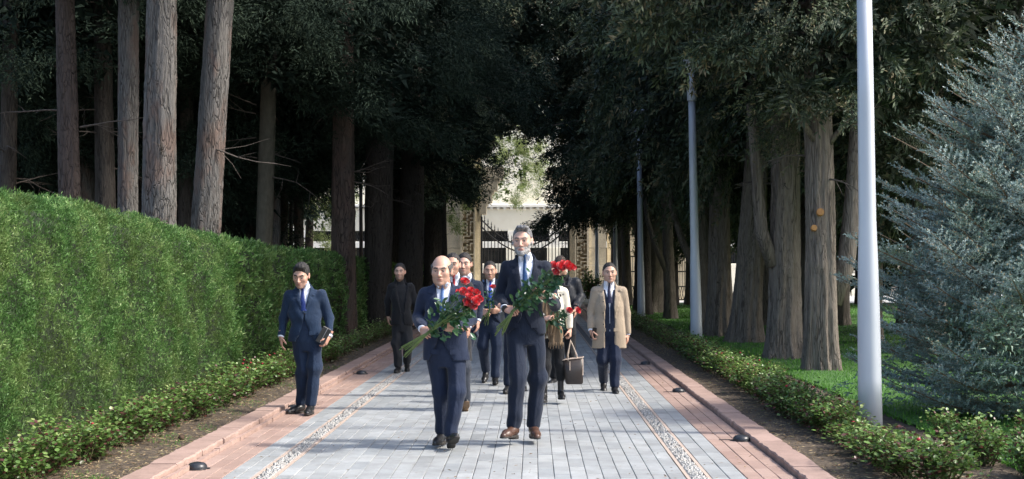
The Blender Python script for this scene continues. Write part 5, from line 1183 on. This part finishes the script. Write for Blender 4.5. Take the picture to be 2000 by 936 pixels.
# man in black far left
P2 = person(dict(x=784, Y=21.0, res=1.7, label='young man all in black without a tie, farthest left at the hedge end', head=(781, 531, 0), hs=1.08, rot=(-.05, 0, 0), hk='short', hl=.068, hth=.013, neck=(780.5, 544.5, .01), stubble=.5, skin=(.50, .31, .23), collar=0, minner=blkknit, innername='sweater',
    shA=(764.5, 560, .02), shB=(802, 560, .02), elA=(757, 592, .05), elB=(811, 592, .05), wrA=(758, 617, .12), wrB=(812, 617, .12), hem=633, btn=622, vw=.10, vx=.02, btns=[], quart=.02, open=0,
    hiA=(776, 628, 0), hiB=(794, 628, 0), knA=(775, 671, .0), knB=(797, 670, -.02), anA=(778, 713, -.02), anB=(795, 706, .28), footA=(-.1, 0, 0), footB=(.1, .35, 0), mcoat=blk, mtro=char, handA=rel('A'), handB=rel('B'), ss=1.0))
# red tie man behind the bald man
P4 = person(dict(x=885, Y=15.4, res=1.1, label='smiling man in charcoal overcoat and red tie, directly behind the balding man', head=(884, 517.5, 0), hs=1.10, rot=(-.08, 0, .02), hk='short', hl=.078, hth=.008, neck=(887, 540, .01), stubble=.3, skin=(.50, .29, .21), coatname='overcoat',
    shA=(860, 560, .02), shB=(914, 558, .02), elA=(852, 602, .05), elB=(922, 602, .02), wrA=(858, 640, -.08), wrB=(915, 638, -.1), hem=702, btn=592, btns=[], vw=.085, flare=1.05, quart=.1,
    hiA=(878, 660, 0), hiB=(901, 660, 0), knA=(880, 722, 0), knB=(906, 722, -.12), anA=(887, 782, .2), anB=(908, 783, -.10), footA=(-.1, 0, 0), footB=(.12, -.50, 0), mcoat=char, mtro=slate, mtie=tier, msole=M_solb,
    handA=rel('A'), handB=rel('B')))
# dark haired man between
P5 = person(dict(x=908, Y=17.0, res=1.5, label='black haired man in dark blue coat looking over the red tie man shoulder', head=(907, 516, 0), hs=1.14, rot=(-.10, .02, 0), hk='short', hl=.066, hth=.013, neck=(912, 541, .01), stubble=.4, skin=(.56, .34, .26),
    shA=(888, 556, .02), shB=(934, 556, .02), elA=(883, 592, .05), elB=(939, 592, .05), wrA=(886, 625, -.05), wrB=(934, 625, -.05), hem=655, btn=590, btns=[],
    hiA=(898, 650, 0), hiB=(918, 650, 0), knA=(898, 700, 0), knB=(905, 700, -.05), anA=(897, 755, .1), anB=(903, 756, -.1), footA=(0, 0, 0), footB=(0, 0, 0), mcoat=dkblue, mtro=dkblue, handA=rel('A'), handB=rel('B')))
# blue tie man in centre
P6 = person(dict(x=957, Y=18.9, res=1.5, label='man in dark blue suit with royal blue tie, between and behind the front pair', head=(957, 529.5, 0), hs=1.12, rot=(0, 0, 0), hk='short', hl=.076, hth=.009, neck=(958, 546.5, .01), stubble=.45, skin=(.47, .28, .20),
    shA=(940, 559, .02), shB=(977, 559, .02), elA=(932, 594, .04), elB=(984, 594, .04), wrA=(941, 605, -.22), wrB=(976, 606, -.20), hem=632, btn=600, btns=[], vw=.08,
    hiA=(948, 628, 0), hiB=(967, 628, 0), knA=(943, 676, -.02), knB=(970, 676, -.08), anA=(949, 722, .28), anB=(967, 733, -.12), footA=(-.15, .30, 0), footB=(.05, 0, 0), mcoat=dkblue, mtro=cloth('deep_blue_trouser', (.010, .019, .042), (.007, .015, .04)), mtie=tieroy,
    handA=dict(curl=.8, spread=.06, thumb=.7, dir=(.6, -.6, -.5), palm=(.2, .8, -.3), thumb_to=(.2, 0, 1)), handB=dict(curl=.8, spread=.06, thumb=.7, dir=(-.8, -.4, -.1), palm=(0, .9, .2), thumb_to=(0, 0, 1))))
# hidden man behind the tall man
P11 = person(dict(x=1008, Y=17.6, res=1.7, label='man in navy suit hidden behind the tall bearded man, only his legs showing', head=(1008, 532, 0), hs=1.0, rot=(0, 0, 0), neck=(1008, 552, .01),
    shA=(990, 566, .02), shB=(1026, 566, .02), elA=(990, 600, .05), elB=(1026, 600, .05), wrA=(993, 632, -.05), wrB=(1024, 632, -.05), hem=645, btn=600, btns=[],
    hiA=(997, 645, 0), hiB=(1019, 645, 0), knA=(995, 695, .0), knB=(1019, 692, -.02), anA=(993, 749, -.1), anB=(1016, 738, .30), footA=(-.2, 0, 0), footB=(.35, .3, 0), mcoat=navy, mtro=dkblue, mtie=tieb, handA=rel('A'), handB=rel('B')))
# trench coat man
P10 = person(dict(x=1188, Y=17.7, res=1.15, label='man in open beige trench coat over a dark suit, phone in hand, far right', head=(1190.5, 533, 0), hs=1.10, rot=(.02, 0, -.03), hk='short', hl=.078, hth=.009, neck=(1189.5, 552, .01), stubble=.22, skin=(.52, .32, .235), mouth=.0006, fw=.068, jaw=.008, coatname='trench_coat',
    shA=(1164, 568, .02), shB=(1215, 568, .02), elA=(1155, 612, .04), elB=(1223, 612, .04), wrA=(1154, 644, -.06), wrB=(1226, 652, .02), hem=677, btn=660, btns=[1.20, 1.05, .90], btnx=-.085, vw=.09, vx=0, open=.062, wrk=.55, girth=1.05, waist=1.0, flare=1.10, hipw=1.04, sleeve=1.1, pock=640,
    hiA=(1179, 650, 0), hiB=(1201, 650, 0), knA=(1177, 703, -.05), knB=(1202, 703, -.08), anA=(1179, 742, .28), anB=(1200, 752, -.12), footA=(-.05, .32, 0), footB=(.05, 0, 0), mcoat=tan, mtro=cloth('dark_navy_trouser', (.008, .016, .040), (.006, .011, .028)), mtie=tien, tie_end=1.18,
    handA=dict(curl=.8, spread=.05, thumb=.8, dir=(.15, -.2, -1), palm=(.9, .2, 0), thumb_to=(.2, -1, 0)), handB=rel('B')))
# its dark waistcoat/jacket underneath
def inner_jacket(P, col, z0, z1):
    root, q = P; m = MB(); Vt = []; n_ = 18
    for s in (-1, 1):
        Vt = []
        for k in range(n_+1):
            t = k/n_; z = z0+(z1-z0)*t; inn = .004+.050*np.clip((z-(z0+.38))/(z1-z0-.38), 0, 1)
            for j in range(5):
                x = float(q['cx'](z))+s*(inn+(.105-inn)*j/4); y = float(q['sfy'](x, z, -.014))-.007; Vt.append((x, y, z))
        m.add(Vt, [tuple((k*5+j, k*5+j+1, (k+1)*5+j+1, (k+1)*5+j)[::s]) for k in range(n_) for j in range(4)])
    m.build('suit_jacket', col, root, True)
inner_jacket(P10, dkblue, gz(655, 17.7), gz(566, 17.7))
# man in black padded coat behind
P9 = person(dict(x=1102, Y=19.3, res=1.4, label='man in black padded coat with bowed head behind the tall man and his roses', head=(1094, 518, -.05), hs=1.08, rot=(-.35, .45, 0), gaze=.3, hk='short', hl=.060, hth=.004, mhair=M_hbr, neck=(1100, 539, .02), stubble=.3, coatname='padded_coat',
    shA=(1086, 553, .02), shB=(1124, 551, .02), elA=(1080, 585, .03), elB=(1133, 580, .03), wrA=(1088, 608, -.2), wrB=(1124, 602, -.24), hem=652, btn=560, btns=[], vw=.05, quart=.01, sleeve=1.25, girth=1.05, waist=1.0, flare=1.0,
    hiA=(1092, 640, 0), hiB=(1113, 640, 0), knA=(1088, 688, -.05), knB=(1114, 688, 0), anA=(1083, 735, -.1), anB=(1113, 738, .1), footA=(-.35, 0, 0), footB=(.1, 0, 0), mcoat=cloth('black_padded_nylon', (.010, .013, .020), (.006, .008, .013), .5), mtro=blk, collar=0, minner=blkknit, handA=rel('A'), handB=rel('B')))
# woman with tote
def spotted(name):
    m = bpy.data.materials.new(name); t, b = nodes(m); v = coords(t); sep = N(t, 'SeparateXYZ'); t.links.new(v, sep.inputs[0]); vo = N(t, 'TexVoronoi'); vo.inputs['Scale'].default_value = 17; vo.inputs['Randomness'].default_value = .8; t.links.new(v, vo.inputs['Vector'])
    sp = ramp(t, vo.outputs['Distance'], [(.30, (1, 1, 1)), (.36, (0, 0, 0))]); nz = noise(t, v, 3.5, 2); ms = ramp(t, nz, [(.47, (0, 0, 0)), (.52, (1, 1, 1))])
    f = mixc(t, 1.0, sp, ms, 'MULTIPLY'); c = mixc(t, f, (.62, .58, .48), (.02, .018, .016)); t.links.new(c, b.inputs['Base Color']); b.inputs['Roughness'].default_value = .85; bump(t, b, noise(t, v, 200, 3), .3, .003); return m
wcoat = spotted('cream_spotted_coat')
P8 = person(dict(x=1080, Y=16.1, res=1.15, cat='woman', label='woman in black spotted cream coat and brown scarf, carrying a tote bag and two roses', head=(1079, 533, .02), hs=1.0, rot=(-.1, .1, 0), gaze=.1, hk='short', hl=.07, hth=.02, mhair=M_hbr, stubble=0, neck=(1081, 556, .01), skin=(.60, .38, .29), coatname='cream_coat', collar=0, minner=blkknit, innername='top',
    shA=(1062, 570, .02), shB=(1100, 570, .02), elA=(1056, 606, .02), elB=(1109, 606, .04), wrA=(1064, 622, -.2), wrB=(1113, 642, .0), hem=657, btn=600, btns=[], vw=.05, quart=.04, waist=.84, flare=1.12, sleeve=.98,
    hiA=(1067, 655, 0), hiB=(1091, 655, 0), knA=(1066, 712, -.05), knB=(1093, 710, .0), anA=(1063, 744, -.08), anB=(1095, 738, .05), footA=(-.05, 0, 0), footB=(.10, 0, 0), mcoat=wcoat, mtro=blk, leg=.86, crease=0, boot=-.16, heel=.035, ss=.92, girth=.9,
    handA=dict(curl=1.0, spread=.05, thumb=.8, dir=(.6, -.6, .1), palm=(.1, .7, -.5), thumb_to=(0, 0, 1)), handB=dict(curl=1.0, spread=.04, thumb=.8, dir=(.02, -.1, -1), palm=(-.9, .2, 0), thumb_to=(0, -1, 0))))

# ---------- worn and carried details
def Jx(P, px, py, d): return P[1]['J']((px, py, d))
root, q = P7   # wrist watch and ring
m = MB(); dv = q['WrA']-q['J']((976, 580, .09)); dv /= np.linalg.norm(dv); m.tube([q['WrA']+dv*.020, q['WrA']+dv*.045], [.0335, .032], 16); m.build('watch_strap', M_blk, root)
M_gold = mat('gold', (.7, .5, .2), (.65, .45, .18), 20, .25, metal=1)
# scarf of the woman: hanging folded cloth with fringed ends
M_scarf = cloth('brown_scarf', (.25, .17, .10), (.15, .10, .06))
root, q = P8; m = MB()
for s, (xa, xb, z1) in enumerate((((1066, 566), (1066, 650), 0), ((1080, 560), (1086, 668), 0))):
    A0 = q['J']((xa[0], xa[1], -.15)); B0 = q['J']((xb[0], xb[1], -.21)); n_ = 12; Vt = []
    for k in range(n_+1):
        t = k/n_; c = A0+(B0-A0)*t
        for j in range(9):
            u = j/8-.5; Vt.append((c[0]+u*(.09+.09*t)+.012*math.sin(k*1.3+j), c[1]+.020*math.sin(j*1.9+t*5+s), c[2]-.04*abs(math.sin(j*2.3+s))*t))
    m.add(Vt, [(k*9+j, (k+1)*9+j, (k+1)*9+j+1, k*9+j+1) for k in range(n_) for j in range(8)])
    for j in range(16):
        u = j/15-.5; p = B0+np.array([u*.17, .01*math.sin(j*3), -.005]); m.tube([p, p+np.array([.006*math.sin(j*2.1), 0, -.06-.02*math.sin(j*4)])], .005, 4)
m.build('scarf', M_scarf, root, True)

# ---------- objects carried
M_rose = mat('red_petal', (.66, .012, .020), (.42, .004, .012), 26, .5, .15, .002, sheen=.3); M_gleaf = mat('glossy_rose_leaf', (.045, .115, .045), (.025, .075, .032), 12, .34, .3, .003, spec=.6); M_gleaf2 = mat('young_rose_leaf', (.09, .20, .06), (.055, .14, .045), 12, .36, .3, .003, spec=.6); M_gstem = mat('rose_stem', (.13, .20, .05), (.09, .13, .04), 20, .5)
def rose_mesh(seed, R0=.036):
    r = np.random.default_rng(seed); m = MB(); n = 0
    for lay_, (cnt, rad, h, fl) in enumerate(((2, .22, 1.05, .0), (3, .38, 1.12, .10), (4, .60, 1.12, .22), (5, .82, 1.02, .36), (6, 1.0, .86, .62))):
        for k in range(cnt):
            a0 = 2*math.pi*k/cnt+lay_*.8+r.normal(0, .1); wdt = 2*math.pi/cnt*.72; V = []; nu, nv = 5, 5
            for j in range(nv+1):
                v = j/nv; rr_ = rad*(.25+.75*math.sin(min(1, v*1.25)*math.pi/2))+fl*.30*max(0, v-.6)/.4; zz = h*(v**.85)-.16*fl*max(0, v-.7)/.3
                for i in range(nu+1):
                    u = i/nu*2-1; ww = wdt*(1-.35*(v > .85)*abs(u)); a = a0+u*ww*(.5+.5*math.sin(min(1, v*1.4)*math.pi/2)); zz2 = zz-.18*u*u*v+r.normal(0, .012); V.append((R0*rr_*math.cos(a), R0*rr_*math.sin(a), R0*zz2*1.35))
            m.add(V, [(j*(nu+1)+i, j*(nu+1)+i+1, (j+1)*(nu+1)+i+1, (j+1)*(nu+1)+i) for j in range(nv) for i in range(nu)])
    m.tube([(0, 0, -.012), (0, 0, .0), (0, 0, .014)], [.006, .011, .015], 8)
    return m.mesh('rose', M_rose, True)
ROSE = [rose_mesh(i) for i in range(4)]
def leaf_mesh(seed, m_):
    r = random.Random(seed); V = []; n = 6
    for j in range(n+1):
        t = j/n; w_ = .5*math.sin(math.pi*min(1, t*.92+.06))**.8*(.82)*(1+.10*(-1)**j); z = .12*t*t*r.uniform(.3, 1)-.08*t
        V += [(-w_*.5*1.1, t, z+w_*.22), (0, t, z), (w_*.5*1.1, t, z+w_*.22)]
    F = []
    for j in range(n): F += [(3*j, 3*j+1, 3*j+4, 3*j+3), (3*j+1, 3*j+2, 3*j+5, 3*j+4)]
    return mkmesh('leaf', np.array(V), F, m_, True)
LEAF = [leaf_mesh(i, M_gleaf) for i in range(3)]+[leaf_mesh(9, M_gleaf2)]
def bouquet(P, label, roses, lo_, hi_, leaves, grip, stemtips, seed, lsz=.062, spread=.10):
    """roses: pixel positions; leaves spread along the axis lo_->hi_ (pixels, depth); stems run from roses through grip to tips"""
    root_, q = P; J = q['J']; r = random.Random(seed); g = Vector(J(grip)); t = empty('rose_bouquet', Vector((q['X0'], q['Y0'], 0))+g, label=label, cat='bouquet')
    rel_ = lambda p: Vector(J(p))-g
    axis0, axis1 = rel_(lo_), rel_(hi_); ax = (axis1-axis0).normalized(); sm = MB()
    for k, p in enumerate(roses):
        c = rel_(p); o = link('rose', ROSE[k % 4], t, c); d = (ax*.8+Vector((r.uniform(-.4, .4), -.75, r.uniform(0, .5)))).normalized(); o.rotation_euler = d.to_track_quat('Z', 'Y').to_euler(); s = p[3] if len(p) > 3 else 1; o.scale = (s, s, s)
        mp = Vector((r.uniform(-.012, .012), r.uniform(-.012, .012), r.uniform(-.008, .008))); tip = rel_(stemtips)+Vector((r.uniform(-.045, .045), r.uniform(-.02, .02), r.uniform(-.045, .045)))
        sm.tube([c-d*.01, c-d*.06, (c+mp)/2+Vector((0, .01, -.01)), mp, tip], [.0032, .0035, .004, .0042, .0045], 6)
    for k in range(max(0, 9-len(roses))+3):
        mp = Vector((r.uniform(-.014, .014), r.uniform(-.014, .014), r.uniform(-.01, .01))); tip = rel_(stemtips)+Vector((r.uniform(-.05, .05), r.uniform(-.02, .02), r.uniform(-.05, .05))); sm.tube([axis0.lerp(axis1, .5), mp, tip], [.003, .0042, .0045], 6)
    sm.build('stems', M_gstem, t, True)
    for k in range(leaves):
        u = r.random(); w_ = spread*(.35+.9*math.sin(math.pi*min(1, u*.9+.08))); off = Vector((r.gauss(0, 1), r.gauss(0, .75), r.gauss(0, 1))); off -= ax*off.dot(ax); off = off*w_*.55; c = axis0.lerp(axis1, u)+off
        c.y = c.y*.8-.01
        d = (off.normalized()*.9+ax*.35+Vector((r.gauss(0, .35), -.35+r.gauss(0, .3), r.gauss(-.2, .4)))).normalized(); s = lsz*r.uniform(.75, 1.25)
        o = link('leaf', LEAF[k % 4 if r.random() < .35 else k % 3], t, c-d*s*.5); nrm = Vector((r.gauss(0, .5), -1, r.gauss(.5, .5))); x = d.cross(nrm).normalized(); zc_ = x.cross(d); M = Matrix((x, d, zc_)).transposed(); o.rotation_euler = M.to_euler(); o.scale = (s*1.0, s, s)
    return t
bouquet(P3, 'large bouquet of red roses with thick dark foliage held across the balding man', [(907, 554, -.36, 1.0), (904, 573, -.40, 1.0), (919, 572, -.36, .95), (929, 575, -.34, .9), (916, 584, -.42, 1.0), (908, 595, -.43, 1.05), (925, 593, -.44, 1.1), (934, 588, -.38, 1.0), (922, 602, -.42, .95), (895, 573, -.3, .7)],
        (846, 650, -.30), (915, 590, -.34), 200, (838, 648, -.32), (790, 688, -.42), 1, .070, .135)
bouquet(P7, 'bouquet of red roses held high by the tall bearded man', [(1079, 522, -.34, 1.05), (1091, 525, -.38, 1.15), (1104, 523, -.36, 1.1), (1115, 526, -.33, 1.0), (1083, 535, -.38, .9), (1098, 517, -.32, .8), (1108, 519, -.3, .9)],
        (1008, 600, -.26), (1092, 538, -.34), 210, (1001, 609, -.25), (976, 649, -.36), 2, .066, .105)
bouquet(P6, 'small bunch with a single red rose held by the blue tie man', [(963, 563, -.30, 1.0)], (955, 600, -.28), (960, 568, -.30), 60, (956, 606, -.28), (946, 630, -.34), 3, .055, .10)
bouquet(P8, 'bunch with two red roses and drooping leaves held by the woman in cream', [(1110, 608, -.32, 1.0), (1126, 608, -.32, 1.0)], (1074, 630, -.26), (1104, 612, -.32), 90, (1070, 630, -.24), (1060, 655, -.26), 4, .055, .11)
# tote bag
M_tote = mat('brown_coated_canvas', (.035, .026, .022), (.026, .019, .016), 30, .45, .15, .002); M_trim = mat('pale_leather_trim', (.62, .50, .40), (.52, .41, .32), 20, .5)
root, q = P8; hp = q['J']((1113.5, 664, 0)); bx = Vector((q['X0']+hp[0]+.03, 16.08, 0)); zt_ = gz(700, 16.1); zb_ = gz(750, 16.1)
bag = empty('tote_bag', (bx.x, bx.y, zb_), .15, label='dark brown tote bag with pale handles hanging from the hand of the woman in cream', cat='handbag')
Hh = zt_-zb_; m = MB(); V = []; ks = 16
for (z, a, b_, dx) in ((0, .095, .045, .02), (.02, .105, .06, .02), (Hh*.5, .115, .065, .01), (Hh, .128, .045, 0), (Hh, .120, .038, 0), (Hh*.8, .115, .035, 0)):
    for k in range(ks):
        an = 2*math.pi*k/ks; c_, s_ = math.cos(an), math.sin(an); p = .45; V.append((dx+a*abs(c_)**p*(1 if c_ > 0 else -1), b_*abs(s_)**p*(1 if s_ > 0 else -1)+.006*math.sin(z*30+k), z+(.02*c_ if z > .1 else 0)))
F = [tuple(range(ks))[::-1], tuple(5*ks+k for k in range(ks))]
for i in range(5):
    for k in range(ks): F.append((i*ks+k, i*ks+(k+1) % ks, (i+1)*ks+(k+1) % ks, (i+1)*ks+k))
m.add(V, F); m.build('bag_body', M_tote, bag, True)
m = MB(); pts = [(1.02*V[3*ks+k % ks][0], 1.05*V[3*ks+k % ks][1], V[3*ks+k % ks][2]) for k in range(ks+1)]; m.tube(pts, .006, 6, False); m.build('trim', M_trim, bag, True)
hz_ = gz(664, 16.1)-zb_
for s in (-1, 1):
    m = MB(); m.tube([(-.065, s*.045, Hh-.03), (-.06, s*.03, Hh+.05), (-.032, s*.008, hz_-.03), (-.026, 0, hz_+.004), (-.015, s*.006, hz_-.03), (.045, s*.03, Hh+.05), (.06, s*.045, Hh-.03)], .0055, 6); m.build('handle', M_trim, bag, True)
m = MB(); m.box(.10, .125, -.05, -.035, Hh*.35, Hh*.98, .003); m.box(-.05, -.042, -.075, -.06, Hh*.55, Hh*.9, .002); m.build('strap_tab', M_trim, bag)
# phone in the trench coat man's hand
root, q = P10; hp = q['J']((1160, 651, -.09)); m = MB(); m.box(-.036, .036, -.005, .005, -.075, .075, .003); o = m.build('phone', M_blk, None, False, (q['X0']+hp[0], q['Y0']+hp[1], hp[2]), label='black phone in the hand of the trench coat man', cat='phone'); o.rotation_euler = (.2, .25, .5)
# black pouch of the man by the hedge
root, q = P1; hp = q['J']((632, 655, -.12)); t = empty('pouch', (q['X0']+hp[0], q['Y0']+hp[1], hp[2]), .2, label='black leather pouch held by the man beside the hedge', cat='pouch'); t.rotation_euler = (0, .5, .2)
m = MB(); m.box(-.05, .05, -.02, .02, -.095, .095, .008); m.build('case', M_blk, t)
m = MB(); m.box(.0, .006, -.0245, -.021, -.09, .09, .001); m.build('zip', mat('dull_steel', (.4, .4, .42), (.3, .3, .32), 20, .3, metal=1), t)
